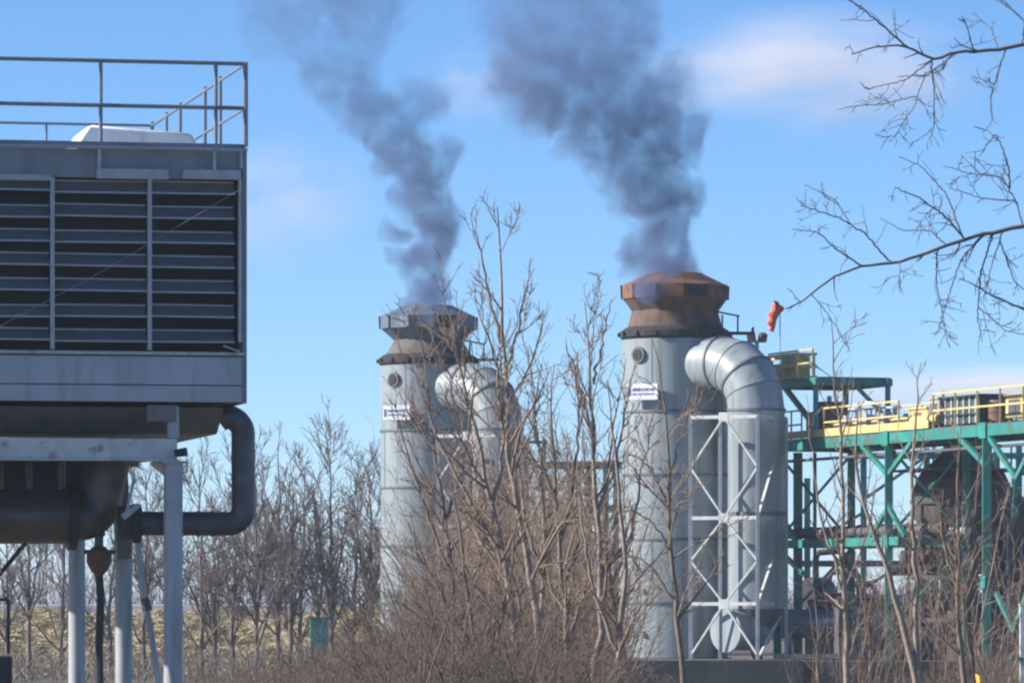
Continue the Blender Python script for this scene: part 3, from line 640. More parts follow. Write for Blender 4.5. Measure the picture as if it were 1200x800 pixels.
# second rack further back
k0 = ybase(1060, 166.0)
rk3 = thing('pipe_rack', 'farther green steel frame standing behind the brown hopper vessel', 'pipe rack', tuple(k0))
for x, yt in ((946, 560), (1012, 530), (1086, 525), (1106, 525), (1168, 520), (1194, 520), (1240, 520)):
    a = at(x, yt, 166) - k0; MB().bar((a.x, 0, 0), (a.x, 0, a.z), 0.19).build('column', 'green', rk3)
for y, x0, x1 in ((534, 1000, 1260), (585, 1080, 1260), (622, 940, 1260), (660, 940, 1260)):
    a, b = at(x0, y, 166) - k0, at(x1, y, 166) - k0; MB().bar((a.x, -0.12, a.z), (b.x, -0.12, b.z), 0.13, 0.20).build('beam', 'green' if y < 650 else 'steel', rk3)
for a, b in (((946, 640), (1012, 600)), ((1012, 585), (1086, 534)), ((1086, 622), (1106, 585)), ((1106, 622), (1168, 534)), ((1168, 622), (1106, 534)), ((1194, 622), (1240, 560)), ((1194, 585), (1168, 560)), ((1012, 690), (1086, 640))):
    MB().bar(at(*a, 165.7) - k0, at(*b, 165.7) - k0, 0.10).build('brace', 'green', rk3)
def yard_thing(x, d, lab, cat, name): return thing(name, lab, cat, tuple(ybase(x, d)))
k = yard_thing(1178, 152, 'dark vertical vessel with a ladder right of the hopper vessel', 'vessel', 'vertical_vessel')
MB().lathe([(0.1, 5.0), (0.45, 4.85), (0.62, 4.6), (0.62, 0.5), (0.4, 0.3)], 22).build('shell', 'vessel', k, smooth=True)
for a in (45, 135, 225, 315): MB().bar((0.5 * math.cos(R(a)), 0.5 * math.sin(R(a)), 0), (0.5 * math.cos(R(a)), 0.5 * math.sin(R(a)), 0.7), 0.1).build('leg', 'steel', k)
for x in (-0.2, 0.2): MB().bar((x - 0.2, -0.72, 0.1), (x - 0.2, -0.72, 5.2), 0.05).build('ladder_rail', 'lip', k)
for z in np.arange(0.4, 5.1, 0.35): MB().bar((-0.4, -0.72, z), (0.0, -0.72, z), 0.035).build('ladder_rung', 'lip', k)
MB().tube([(0.3, 0, 4.6), (0.3, 0, 5.5), (1.2, 0, 5.5), (1.2, 0, 0)], 0.12, 10).build('side_pipe', 'vessel', k, smooth=True)
k = yard_thing(1090, 150, 'dark pump skid with upright motors in front of the hopper legs', 'pump', 'pump_skid')
MB().box((0, 0, 0.12), (2.6, 1.2, 0.24)).build('skid', 'steel', k)
for x in (-0.8, 0.0, 0.8):
    MB().lathe([(0.28, 0.24), (0.28, 0.9), (0.18, 1.0), (0.22, 1.05), (0.22, 1.5), (0.05, 1.6)], 16, (x, 0, 0)).build('motor', 'steel' if x else 'blue', k, smooth=True)
MB().tube([(-1.2, 0.4, 0.6), (1.2, 0.4, 0.6)], 0.14, 12).build('manifold', 'vessel', k, smooth=True)
k = yard_thing(975, 157, 'rust brown pipe loops rising behind the pale slim tree', 'pipe', 'pipe_loop')
for i, x in enumerate((-0.5, -0.1, 0.4)):
    h = (3.2, 2.6, 2.2)[i]; MB().tube([(x, 0, 0), (x, 0, h - 0.2), (x + 0.1, 0, h), (x + 0.8, 0, h + 0.05), (x + 0.95, 0.1, h - 0.2), (x + 0.95, 0.3, 0)], 0.10, 10).build('pipe', ('vessel', 'brick', 'steel')[i], k, smooth=True)
# green steel seen between the stacks
k0 = at(706, 770, 172.0); k0.z = 0
rk2 = thing('pipe_rack', 'green steel frame glimpsed between the two stacks behind bare trees', 'pipe rack', tuple(k0))
for x in (690, 722, 745):
    a = at(x, 540, 172) - k0; MB().bar((a.x, 0, 0), (a.x, 0, a.z), 0.2).build('column', 'green', rk2)
    a = at(x - 12, 548, 175) - k0; MB().bar((a.x, 3, 0), (a.x, 3, a.z), 0.2).build('column', 'green', rk2)
for y in (545, 596, 648):
    a, b = at(640, y, 172) - k0, at(760, y, 172) - k0
    MB().bar((a.x, -0.02, a.z), (b.x, -0.02, b.z), 0.16, 0.26).build('beam', 'green', rk2)
for x in (645, 668):
    a = at(x, 640, 172) - k0; MB().bar((a.x, 0.1, 0), (a.x, 0.1, a.z + 2.4), 0.18).build('column', 'green', rk2)
for a, b in (((645, 590), (668, 550)), ((690, 640), (722, 600)), ((668, 640), (645, 600))):
    MB().bar(at(*a, 171.9) - k0, at(*b, 171.9) - k0, 0.12).build('brace', 'green', rk2)
a = at(662, 640, 173) - k0; MB().box((a.x, 1.2, a.z + 0.5), (1.3, 1.3, 1.1)).build('yellow_box', 'yellow', rk2, bevel=0.03)
# dark gantry right of the farther stack
k0 = at(630, 770, 170.0); k0.z = 0
gn = thing('steel_gantry', 'dark braced steel gantry just right of the farther stack', 'gantry', tuple(k0))
for x in (618, 638):
    a = at(x, 515, 170) - k0; MB().bar((a.x, 0, 0), (a.x, 0, a.z), 0.11).build('post', 'steel', gn)
for y in (518, 572, 630):
    a, b = at(614, y, 170) - k0, at(642, y, 170) - k0; MB().bar((a.x, -0.12, a.z), (b.x, -0.12, b.z), 0.10).build('crossbar', 'steel', gn)
for y in (518, 572):
    MB().bar(at(618, y + 4, 169.9) - k0, at(638, y + 50, 169.9) - k0, 0.07).build('brace', 'steel', gn)
    MB().bar(at(638, y + 4, 169.75) - k0, at(618, y + 50, 169.75) - k0, 0.07).build('brace', 'steel', gn)

# ------------------------------------------------------------------ yard clutter (right)
k = thing('tank_skid', 'low blue grey tank on a skid right of the near down pipe', 'tank', tuple(ybase(946, 149)))
MB().tube([(-0.75, 0, 1.05), (0.75, 0, 1.05)], 0.42, 22).build('shell', 'blue', k, smooth=True)
for x in (-0.5, 0.5): MB().box((x, 0, 0.42), (0.14, 0.7, 0.5)).build('saddle', 'steel', k)
MB().box((0, 0, 0.1), (1.9, 0.9, 0.14)).build('skid', 'conc', k)
MB().tube([(0.1, 0, 1.45), (0.1, 0, 1.75)], 0.1, 10).build('nozzle', 'steel', k)
k = thing('pump_unit', 'dark pump unit with round drum end left of the pale tree trunk', 'pump', tuple(ybase(955, 153)))
MB().tube([(-0.1, -0.3, 1.95), (0.25, 0.6, 1.95)], 0.48, 24).build('drum', 'steel', k, smooth=True)
MB().box((0.1, 0.2, 0.75), (0.9, 1.0, 1.5)).build('base', 'steel', k, bevel=0.03)
MB().tube([(0.5, 0, 1.9), (1.0, 0, 1.9), (1.0, 0, 0.0)], 0.09, 8).build('pipe', 'steel', k)
k = thing('dark_shed', 'dark boxy machine housing between the trees under the rack', 'housing', tuple(ybase(1030, 158)))
MB().box((0, 0, 0.9), (2.6, 2.0, 1.8)).build('body', 'steel', k, bevel=0.04); MB().box((0, 0, 1.86), (2.8, 2.2, 0.1)).build('roof', 'blue', k)
for x in (-0.8, 0.0, 0.8): MB().box((x, -1.01, 0.9), (0.5, 0.04, 1.0)).build('panel', 'blue', k)
k = thing('dark_shed', 'second dark housing behind the leaning trunks at far right', 'housing', tuple(ybase(1120, 160)))
MB().box((0, 0, 0.85), (3.4, 2.0, 1.7)).build('body', 'vessel', k, bevel=0.04); MB().box((0.2, 0, 1.76), (3.0, 2.2, 0.1)).build('roof', 'steel', k)
for x in (-1.1, 0.0, 1.1): MB().box((x, -1.01, 0.8), (0.7, 0.04, 1.0)).build('panel', 'steel', k)
k = thing('dark_shed', 'brown machine housing at the right edge behind the white post', 'housing', tuple(ybase(1190, 162)))
MB().box((0, 0, 0.95), (2.2, 2.0, 1.9)).build('body', 'vessel', k, bevel=0.04); MB().box((0, 0, 1.95), (2.4, 2.2, 0.08)).build('roof', 'steel', k)
rr = random.Random(11)
def block(x, d, w, h, m, lab, z=0.0, rz=0.0):
    b = ybase(x, d); b.z = z; o = MB().box((0, 0, h / 2), (w, 0.5, h)).build('block', m, bevel=0.02); o.location = b; o.rotation_euler.z = rz; return tag(o, lab, 'block', 'blocks stacked in the yard')
block(1008, 148, 0.55, 0.30, 'conc', 'pale concrete block lying left of the brown blocks', 0, 0.3)
block(1022, 148.5, 0.60, 0.26, 'conc', 'pale concrete block, middle of the bottom row', 0, -0.2)
block(1037, 148, 0.50, 0.30, 'conc', 'pale concrete block nearest the orange clad worker', 0, 0.1)
block(1015, 148.3, 0.75, 0.42, 'brick', 'red brown block, left one on the pale blocks', 0.30, 0.1)
block(1034, 148.3, 0.60, 0.40, 'brick', 'red brown block, right one on the pale blocks', 0.30, -0.1)
k = thing('marker_post', 'short white marker post with dark side in the yard', 'post', tuple(ybase(1101, 147)))
MB().tube([(0, 0, 0.55), (0, 0, 1.18)], 0.10, 10).build('post', 'sign', k, smooth=True); MB().box((0.14, 0.05, 0.5), (0.16, 0.2, 1.0)).build('backing', 'steel', k); MB().box((0, 0, 0.28), (0.3, 0.3, 0.56)).build('base', 'steel', k, bevel=0.02)
b = at(1199, 700, 118.0); b.z = GZ
k = thing('gate_post', 'pale square post at the right edge of the picture', 'post', tuple(b))
zt_ = at(0, 709, 118).z - GZ
MB().box((0, 0, zt_ / 2), (0.16, 0.16, zt_)).build('post', 'white', k, bevel=0.01); MB().box((0, 0, zt_ + 0.02), (0.2, 0.2, 0.05)).build('cap', 'white', k)
MB().bar((0, 0.05, zt_ - 1.2), (1.5, 0.3, zt_ - 1.2), 0.08).build('rail', 'green', k); MB().bar((0, -0.1, zt_ - 1.25), (-0.28, -0.1, zt_ - 1.2), 0.1).build('hinge', 'green', k)
b = at(1143, 795, 108.0); zz = b.z - GZ; b.z = GZ
k = thing('beacon_light', 'glowing orange beacon at the bottom right between trunks', 'lamp', tuple(b))
MB().tube([(0, 0, 0), (0, 0, zz - 0.1)], 0.04, 8).build('post', 'black', k); MB().lathe([(0.07, zz - 0.1), (0.09, zz - 0.04), (0.08, zz + 0.06), (0.03, zz + 0.1)], 12).build('lens', 'beacon', k, smooth=True)
MB().lathe([(0.1, zz - 0.14), (0.1, zz - 0.1)], 12).build('collar', 'black', k)
# green board on the bank
b = at(374, 760, 176); b.z = GZ
k = thing('green_box', 'small green cabinet among the bare trees by the bank', 'cabinet', tuple(b))
zt_ = at(0, 724, 176).z - GZ
MB().box((0, 0, zt_ / 2 + 0.3), (0.62, 0.4, zt_ - 0.6)).build('body', 'green', k, bevel=0.02); MB().box((0, 0, zt_ + 0.03), (0.7, 0.48, 0.05)).build('lid', 'green', k)
for x in (-0.25, 0.25): MB().bar((x, 0, 0), (x, 0, 0.7), 0.06).build('leg', 'steel', k)
# pale kerb pipe on top of the bank
kp = thing('kerb_beam', 'long pale concrete beam lying along the top of the dry bank', 'beam', (-18, 196.5, bankz(-18, 196.5)))
for i in range(9):
    MB().box((-14 + i * 3.1, 0, 0.22), (3.06, 0.35, 0.34), 0.0, 0, rr.uniform(-0.004, 0.004)).build('segment', 'white', kp, bevel=0.02)
# ------------------------------------------------------------------ worker
def person(loc, rz, label):
    p = thing('person', label, 'person', loc, rz)
    J = {'pel': (0, 0, 0.95), 'chest': (0, 0.0, 1.28), 'neck': (0, 0.01, 1.47), 'head': (0, -0.03, 1.60), 'crown': (0, -0.01, 1.72),
         'shl': (-0.19, 0, 1.42), 'ell': (-0.27, -0.02, 1.14), 'wrl': (-0.25, -0.16, 0.92), 'hal': (-0.245, -0.21, 0.84),
         'shr': (0.19, 0, 1.42), 'elr': (0.28, 0.02, 1.15), 'wrr': (0.25, -0.10, 0.90), 'har': (0.245, -0.14, 0.82),
         'hpl': (-0.10, 0, 0.90), 'knl': (-0.12, -0.04, 0.50), 'anl': (-0.13, 0.02, 0.09), 'tol': (-0.15, -0.15, 0.04),
         'hpr': (0.10, 0, 0.90), 'knr': (0.12, -0.01, 0.50), 'anr': (0.13, 0.05, 0.09), 'tor': (0.15, -0.12, 0.04)}
    rad = {'pel': 0.17, 'chest': 0.185, 'neck': 0.065, 'head': 0.095, 'crown': 0.075, 'sh': 0.085, 'el': 0.06, 'wr': 0.045, 'ha': 0.04, 'hp': 0.11, 'kn': 0.08, 'an': 0.06, 'to': 0.05}
    E = [('pel', 'chest'), ('chest', 'neck'), ('neck', 'head'), ('head', 'crown')]
    for s in 'lr': E += [('chest', 'sh' + s), ('sh' + s, 'el' + s), ('el' + s, 'wr' + s), ('wr' + s, 'ha' + s), ('pel', 'hp' + s), ('hp' + s, 'kn' + s), ('kn' + s, 'an' + s), ('an' + s, 'to' + s)]
    names = list(J); me = bpy.data.meshes.new('body'); me.from_pydata([J[n] for n in names], [(names.index(a), names.index(b)) for a, b in E], [])
    o = bpy.data.objects.new('body', me); COL.objects.link(o)
    sk = o.modifiers.new('skin', 'SKIN'); o.modifiers.new('sub', 'SUBSURF').levels = 1
    lay = me.skin_vertices[0].data if me.skin_vertices else None
    if lay is None:
        bm = bmesh.new(); bm.from_mesh(me); bm.verts.layers.skin.verify(); bm.to_mesh(me); bm.free(); lay = me.skin_vertices[0].data
    for i, n in enumerate(names):
        r = rad.get(n) or rad[n[:2]]; lay[i].radius = (r, r * (0.75 if n in ('pel', 'chest') else 1)); lay[i].use_root = n == 'pel'
    dg = bpy.context.evaluated_depsgraph_get(); m2 = bpy.data.meshes.new_from_object(o.evaluated_get(dg)); m2.name = 'body'
    o.modifiers.clear(); o.data = m2; o.parent = p
    m2.materials.clear()
    for k in ('hivis', 'navy', 'skin'): m2.materials.append(M[k])
    for f in m2.polygons:
        c = f.center; f.use_smooth = True
        f.material_index = 2 if (c.z > 1.49 or (abs(c.x) > 0.2 and c.z < 0.90)) else (0 if c.z > 0.86 else 1)
    hm = MB().lathe([(0.15, 1.655), (0.155, 1.67), (0.128, 1.68), (0.125, 1.74), (0.10, 1.80), (0.05, 1.835), (0.01, 1.84)], 20).build('helmet', 'white', p, smooth=True)
    MB().box((0, -0.15, 1.665), (0.16, 0.1, 0.015)).build('peak', 'white', hm)
    MB().lathe([(0.178, 1.10), (0.182, 1.10), (0.182, 1.16), (0.178, 1.16)], 16).build('reflective_band', 'sign', p)
    for s in (-1, 1):      # collar tabs, eyes and nose on the small face
        MB().box((s * 0.035, -0.118, 1.62), (0.022, 0.012, 0.01)).build('eye', 'black', p)
    MB().box((0, -0.13, 1.59), (0.022, 0.03, 0.04)).build('nose', 'skin', p)
person(tuple(ybase(1059, 148)), 0.5, 'worker in orange red jacket and white helmet standing in the yard')

# ------------------------------------------------------------------ bare trees
def resample(P, n):
    P = np.asarray(P, float); d = np.r_[0, np.cumsum(np.linalg.norm(np.diff(P, axis=0), axis=1))]
    # smooth (Catmull-like) through finer linear resample + relaxation
    t = np.linspace(0, d[-1], n); Q = np.stack([np.interp(t, d, P[:, k]) for k in range(3)], 1)
    for _ in range(2): Q[1:-1] = 0.25 * Q[:-2] + 0.5 * Q[1:-1] + 0.25 * Q[2:]
    return Q
def nrm(a): return a / (np.linalg.norm(a, axis=-1, keepdims=True) + 1e-9)
def tube_arrays(pts, rad, sides):
    """pts (M,N,3), rad (M,N) -> vertices, quads"""
    m, n, _ = pts.shape
    t = nrm(np.gradient(pts, axis=1)); ref = np.array([0.25, 0.93, 0.12]); a = nrm(np.cross(t, ref)); b = np.cross(t, a)
    th = np.arange(sides) * 2 * np.pi / sides
    V = pts[:, :, None, :] + rad[:, :, None, None] * (np.cos(th)[None, None, :, None] * a[:, :, None, :] + np.sin(th)[None, None, :, None] * b[:, :, None, :])
    i = np.arange(m)[:, None, None] * n * sides; j = np.arange(n - 1)[None, :, None] * sides; k = np.arange(sides)[None, None, :]; k2 = (k + 1) % sides
    Fq = np.stack([i + j + k, i + j + k2, i + j + sides + k2, i + j + sides + k], -1).reshape(-1, 4)
    return V.reshape(-1, 3), Fq
def mesh_from(name, parts, m, parent=None, smooth=True):
    vs, fs, o = [], [], 0
    for v, f in parts: vs.append(v); fs.append(f + o); o += len(v)
    v = np.concatenate(vs); f = np.concatenate(fs)
    me = bpy.data.meshes.new(name); me.vertices.add(len(v)); me.vertices.foreach_set('co', v.astype(np.float32).ravel())
    me.loops.add(len(f) * 4); me.loops.foreach_set('vertex_index', f.astype(np.int32).ravel())
    me.polygons.add(len(f)); me.polygons.foreach_set('loop_start', np.arange(len(f), dtype=np.int32) * 4)
    try: me.polygons.foreach_set('loop_total', np.full(len(f), 4, np.int32))
    except Exception: pass
    me.update(calc_edges=True)
    if smooth: me.polygons.foreach_set('use_smooth', np.ones(len(f), bool))
    ob = bpy.data.objects.new(name, me); COL.objects.link(ob); me.materials.append(M[m])
    if parent: ob.parent = parent
    return ob
def kids(pts, rad, per, s0, s1, ang, lf, nseg, up, wander, g, rmin, rf=0.55, lmin=0.15, taper=0.75, flat=1.0):
    """children of the polylines: per = children per metre of parent"""
    L = np.linalg.norm(np.diff(pts, axis=1), axis=2).sum(1)
    n = np.maximum(1, g.poisson(per * L * (s1 - s0))); idx = np.repeat(np.arange(len(pts)), n); k = len(idx)
    s = s0 + (s1 - s0) * g.random(k); N = pts.shape[1]; f = s * (N - 1); i0 = np.minimum(f.astype(int), N - 2); w = (f - i0)[:, None]
    p = pts[idx, i0] * (1 - w) + pts[idx, i0 + 1] * w; t = nrm(pts[idx, i0 + 1] - pts[idx, i0])
    r = rad[idx, i0] * (1 - w[:, 0]) + rad[idx, i0 + 1] * w[:, 0]
    q = g.normal(size=(k, 3)) * np.array([1, flat, 1]); q = nrm(q - t * (q * t).sum(1, keepdims=True))
    a = np.radians(ang[0] + (ang[1] - ang[0]) * g.random(k))[:, None]
    d = nrm(np.cos(a) * t + np.sin(a) * q)
    ln = np.maximum(lmin, lf * L[idx] * (1 - 0.62 * s) * (0.55 + 0.8 * g.random(k)))
    out = np.empty((k, nseg + 1, 3)); out[:, 0] = p; upv = np.array([0, 0, up])
    for j in range(nseg):
        d = nrm(d + upv + g.normal(size=(k, 3)) * wander); out[:, j + 1] = out[:, j] + d * (ln / nseg)[:, None]
    r0 = np.maximum(rmin, r * rf * (0.8 + 0.4 * g.random(k)))
    rr_ = r0[:, None] * (1 - taper * np.linspace(0, 1, nseg + 1)[None])
    return out, np.maximum(rr_, rmin * 0.6)
def tree(label, stems, r0, seed, levels, group, bark='bark', twig='twig', name='bare_tree', sides0=8):
    """stems: list of (points, radius factor); first point of the first stem is the foot"""
    g = np.random.default_rng(seed); foot = np.array(stems[0][0][0], float)
    t = thing(name, label, 'tree', tuple(foot), 0, group)
    cur = []
    parts = []
    for P, f, tip in stems:
        Q = resample(P, 18) - foot; Q[1:] += g.normal(size=(17, 3)) * r0 * 0.22
        rad = r0 * 0.88 * f * ((1 - np.linspace(0, 1, 18)) ** 0.85 * (1 - tip) + tip)
        mesh_from('trunk', [tube_arrays(Q[None], rad[None], sides0)], bark, t)
        cur.append((Q, rad))
    pts = np.stack([c[0] for c in cur]); rad = np.stack([c[1] for c in cur])
    fine = []
    prev = [(pts, rad)]
    for li, lv in enumerate(levels):
        new = []
        for p_, r_ in prev: new.append(kids(p_, r_, g=g, **lv))
        sd = 5 if li == 0 else (4 if li == 1 else 3)
        fine += [tube_arrays(p_, r_, sd) for p_, r_ in new]
        prev = new if li else new
    mesh_from('crown', fine, twig, t)
    return t
def LV(per, s0, s1, ang, lf, nseg, up, wander, rmin, **k): return dict(per=per, s0=s0, s1=s1, ang=ang, lf=lf, nseg=nseg, up=up, wander=wander, rmin=rmin, **k)
UPR = [LV(2.6, 0.22, 0.98, (25, 50), 0.34, 7, 0.10, 0.13, 0.012), LV(4.6, 0.12, 0.97, (25, 50), 0.50, 5, 0.12, 0.14, 0.010), LV(5.0, 0.12, 0.97, (25, 55), 0.55, 4, 0.10, 0.16, 0.0085, lmin=0.2)]
def px(d, *pp, dd=0.0):
    return [tuple(at(x, y, d + dd * i)) for i, (x, y) in enumerate(pp)]
GRP = 'bare trees in front of the stacks'
D1 = 100.0
tree('tallest bare tree, its top between the two smoke plumes', [
    (px(D1, (640, 862), (635, 770), (624, 680), (607, 600), (595, 510), (590, 440), (587, 385), (590, 330), (582, 242)), 1.0, 0.10),
    (px(D1, (588, 402), (574, 350), (563, 295), (551, 250)), 0.42, 0.2), (px(D1, (590, 440), (604, 395), (616, 345), (621, 300)), 0.36, 0.2)], 0.105, 1,
    [LV(2.9, 0.28, 0.98, (25, 48), 0.30, 8, 0.10, 0.12, 0.012), UPR[1], UPR[2]], GRP, 'barkpale')
tree('bare tree leaning left across the farther stack, branches over its elbow', [
    (px(98, (604, 862), (606, 750), (594, 668), (577, 590), (556, 500), (541, 440), (531, 390), (524, 355)), 1.0, 0.10),
    (px(98, (594, 668), (566, 612), (530, 548), (502, 488), (488, 440)), 0.55, 0.15), (px(98, (577, 590), (590, 520), (582, 430), (560, 350)), 0.5, 0.15)], 0.10, 2,
    [LV(3.0, 0.2, 0.98, (25, 55), 0.34, 8, 0.08, 0.14, 0.012), UPR[1], UPR[2]], GRP, 'barkpale')
tree('bare tree with zigzag leader left of the rusty cowl', [
    (px(103, (694, 862), (698, 780), (706, 700), (700, 620), (695, 540), (697, 490), (693, 430), (685, 352)), 1.0, 0.10),
    (px(103, (696, 450), (706, 400), (716, 352)), 0.4, 0.2), (px(103, (700, 600), (722, 540), (734, 470), (745, 420)), 0.5, 0.15), (px(103, (694, 500), (672, 440), (662, 395)), 0.45, 0.15)], 0.098, 3,
    [LV(3.0, 0.2, 0.98, (25, 50), 0.30, 8, 0.09, 0.15, 0.012), UPR[1], UPR[2]], GRP, 'barkpale')
tree('bare tree rising midway between the two stacks, shorter than its neighbours', [
    (px(101, (668, 862), (664, 740), (655, 640), (650, 560), (645, 490), (648, 425)), 1.0, 0.10),
    (px(101, (655, 640), (674, 560), (680, 480), (672, 420)), 0.6, 0.15), (px(101, (652, 590), (628, 520), (622, 450)), 0.5, 0.15)], 0.085, 4,
    [LV(3.0, 0.2, 0.98, (25, 50), 0.32, 8, 0.09, 0.14, 0.012), UPR[1], UPR[2]], GRP, 'bark')
tree('dark bare tree just left of the near stack base', [
    (px(96, (720, 862), (722, 780), (735, 680), (728, 600), (722, 520), (712, 450)), 1.0, 0.12), (px(96, (722, 760), (694, 690), (684, 620), (676, 540)), 0.6, 0.15)], 0.085, 5,
    [LV(2.4, 0.25, 0.98, (25, 55), 0.28, 6, 0.06, 0.15, 0.012), UPR[1], UPR[2]], GRP, 'barkpale')
tree('slender bare tree standing before the near stack and lattice frame', [
    (px(94, (806, 862), (801, 800), (793, 720), (786, 640), (785, 560), (783, 510), (776, 450), (765, 400)), 1.0, 0.10),
    (px(94, (787, 650), (765, 610), (740, 596), (716, 600)), 0.36, 0.2), (px(94, (785, 590), (762, 545), (738, 530), (712, 545)), 0.36, 0.2), (px(94, (792, 705), (760, 660), (735, 650), (712, 668)), 0.32, 0.2),
    (px(94, (785, 560), (800, 500), (822, 455), (836, 430)), 0.3, 0.2)], 0.075, 6,
    [LV(2.2, 0.25, 0.98, (25, 60), 0.24, 6, 0.01, 0.16, 0.012), UPR[1], UPR[2]], GRP, 'bark')
tree('low bare sapling cluster before the farther stack base', [
    (px(92, (566, 862), (562, 770), (548, 700), (540, 620), (528, 560)), 1.0, 0.12), (px(92, (562, 770), (530, 720), (498, 660), (480, 610)), 0.7, 0.15), (px(92, (564, 800), (588, 730), (600, 660), (606, 600)), 0.7, 0.15),
    (px(92, (562, 780), (520, 745), (480, 715), (452, 690)), 0.5, 0.2)], 0.075, 7,
    [LV(2.8, 0.15, 0.98, (25, 60), 0.34, 6, 0.05, 0.15, 0.012), UPR[1], UPR[2]], GRP, 'bark')
tree('bare tree whose fine twigs spread over the farther stack shell', [
    (px(106, (548, 862), (540, 760), (530, 680), (520, 600), (508, 520), (500, 450), (494, 380)), 1.0, 0.12), (px(106, (530, 680), (500, 600), (476, 530), (462, 470)), 0.6, 0.15), (px(106, (522, 610), (545, 540), (556, 460), (552, 400)), 0.6, 0.15)], 0.08, 17,
    [LV(2.6, 0.25, 0.98, (25, 55), 0.32, 8, 0.08, 0.14, 0.012), UPR[1], UPR[2]], GRP, 'bark')
tree('bare tree crowding the right flank of the farther down pipe', [
    (px(108, (622, 862), (628, 760), (640, 660), (634, 560), (628, 480), (618, 410)), 1.0, 0.12), (px(108, (636, 680), (616, 610), (606, 530), (604, 460)), 0.6, 0.15), (px(108, (640, 660), (664, 600), (668, 520)), 0.6, 0.15)], 0.085, 18,
    [LV(2.6, 0.25, 0.98, (25, 50), 0.30, 8, 0.10, 0.14, 0.012), UPR[1], UPR[2]], GRP, 'barkpale')
tree('tangled bare tree over the gap left of the near stack', [
    (px(110, (742, 862), (732, 770), (712, 680), (708, 600), (716, 520), (728, 450)), 1.0, 0.12), (px(110, (716, 690), (742, 620), (752, 550), (764, 490)), 0.6, 0.15), (px(110, (710, 650), (686, 580), (682, 500)), 0.6, 0.15)], 0.085, 19,
    [LV(2.6, 0.25, 0.98, (25, 55), 0.32, 8, 0.08, 0.15, 0.012), UPR[1], UPR[2]], GRP, 'bark')
GR2 = 'bare trees in front of the green rack'
tree('straight slim bare tree before the left end of the green rack', [
    (px(104, (993, 862), (993, 800), (992, 730), (986, 680), (989, 600), (985, 520), (978, 440), (975, 372)), 1.0, 0.12),
    (px(104, (986, 690), (960, 600), (950, 520), (945, 460)), 0.45, 0.15)], 0.082, 8,
    [LV(2.5, 0.28, 0.98, (25, 50), 0.20, 6, 0.08, 0.13, 0.011), LV(3.4, 0.15, 0.97, (25, 55), 0.46, 5, 0.09, 0.15, 0.009), LV(3.6, 0.15, 0.97, (25, 55), 0.5, 4, 0.07, 0.15, 0.008, lmin=0.2)], GR2, 'barkpale')
tree('forked bare tree with one limb leaning left beside the worker', [
    (px(105, (1078, 862), (1074, 790), (1062, 750), (1049, 700), (1032, 640), (1010, 590), (1000, 530), (1008, 470)), 1.0, 0.12),
    (px(105, (1074, 785), (1074, 720), (1071, 640), (1068, 560), (1074, 490), (1077, 425)), 0.85, 0.12)], 0.095, 9,
    [LV(2.4, 0.3, 0.98, (25, 50), 0.22, 6, 0.08, 0.13, 0.011), LV(3.4, 0.15, 0.97, (25, 55), 0.46, 5, 0.09, 0.15, 0.009), LV(3.6, 0.15, 0.97, (25, 55), 0.5, 4, 0.07, 0.15, 0.008, lmin=0.2)], GR2, 'barkpale')
tree('twin stemmed bare tree in front of the brown hopper vessel', [
    (px(103, (1128, 862), (1130, 790), (1122, 720), (1124, 640), (1121, 560), (1125, 500)), 1.0, 0.12),
    (px(103, (1146, 862), (1142, 790), (1133, 735), (1140, 660), (1142, 590), (1150, 520)), 0.85, 0.12), (px(103, (1124, 700), (1106, 640), (1100, 570)), 0.5, 0.15)], 0.08, 10,
    [LV(3.2, 0.2, 0.98, (25, 50), 0.34, 6, 0.08, 0.13, 0.011), LV(2.4, 0.2, 0.97, (25, 55), 0.42, 5, 0.07, 0.15, 0.008), LV(2.4, 0.2, 0.97, (25, 55), 0.42, 3, 0.07, 0.15, 0.007)], GR2, 'bark')

# background trees along the bank (left)
BG = [(34, 560, 'spreading bare background tree under the big black pipe at far left'), (72, 600, 'short bare background tree behind the left tower column'), (168, 548, 'bare background tree seen between the two right tower columns'),
      (236, 540, 'bare background tree just right of the front tower column'), (272, 545, 'bushy bare background tree below the bent grey pipe'), (300, 528, 'bare background tree right beside the bent grey pipe'),
      (326, 518, 'tallest upright bare background tree right of the bent pipe'), (352, 545, 'bare background tree left of the green cabinet'), (388, 520, 'bare background tree just right of the green cabinet'),
      (414, 560, 'slighter bare background tree between cabinet and farther stack'), (434, 536, 'bare background tree nearest the farther stack')]
BG += [(200, 570, 'slim bare background tree behind the front tower column'), (252, 590, 'low bare background tree under the bent pipe bend'), (340, 560, 'slim bare background tree between two taller ones right of bent pipe'),
       (372, 575, 'low bare background tree directly behind the green cabinet'), (128, 590, 'low bare background tree behind the middle tower column'), (8, 610, 'low bare background tree at the left edge under the big pipe')]
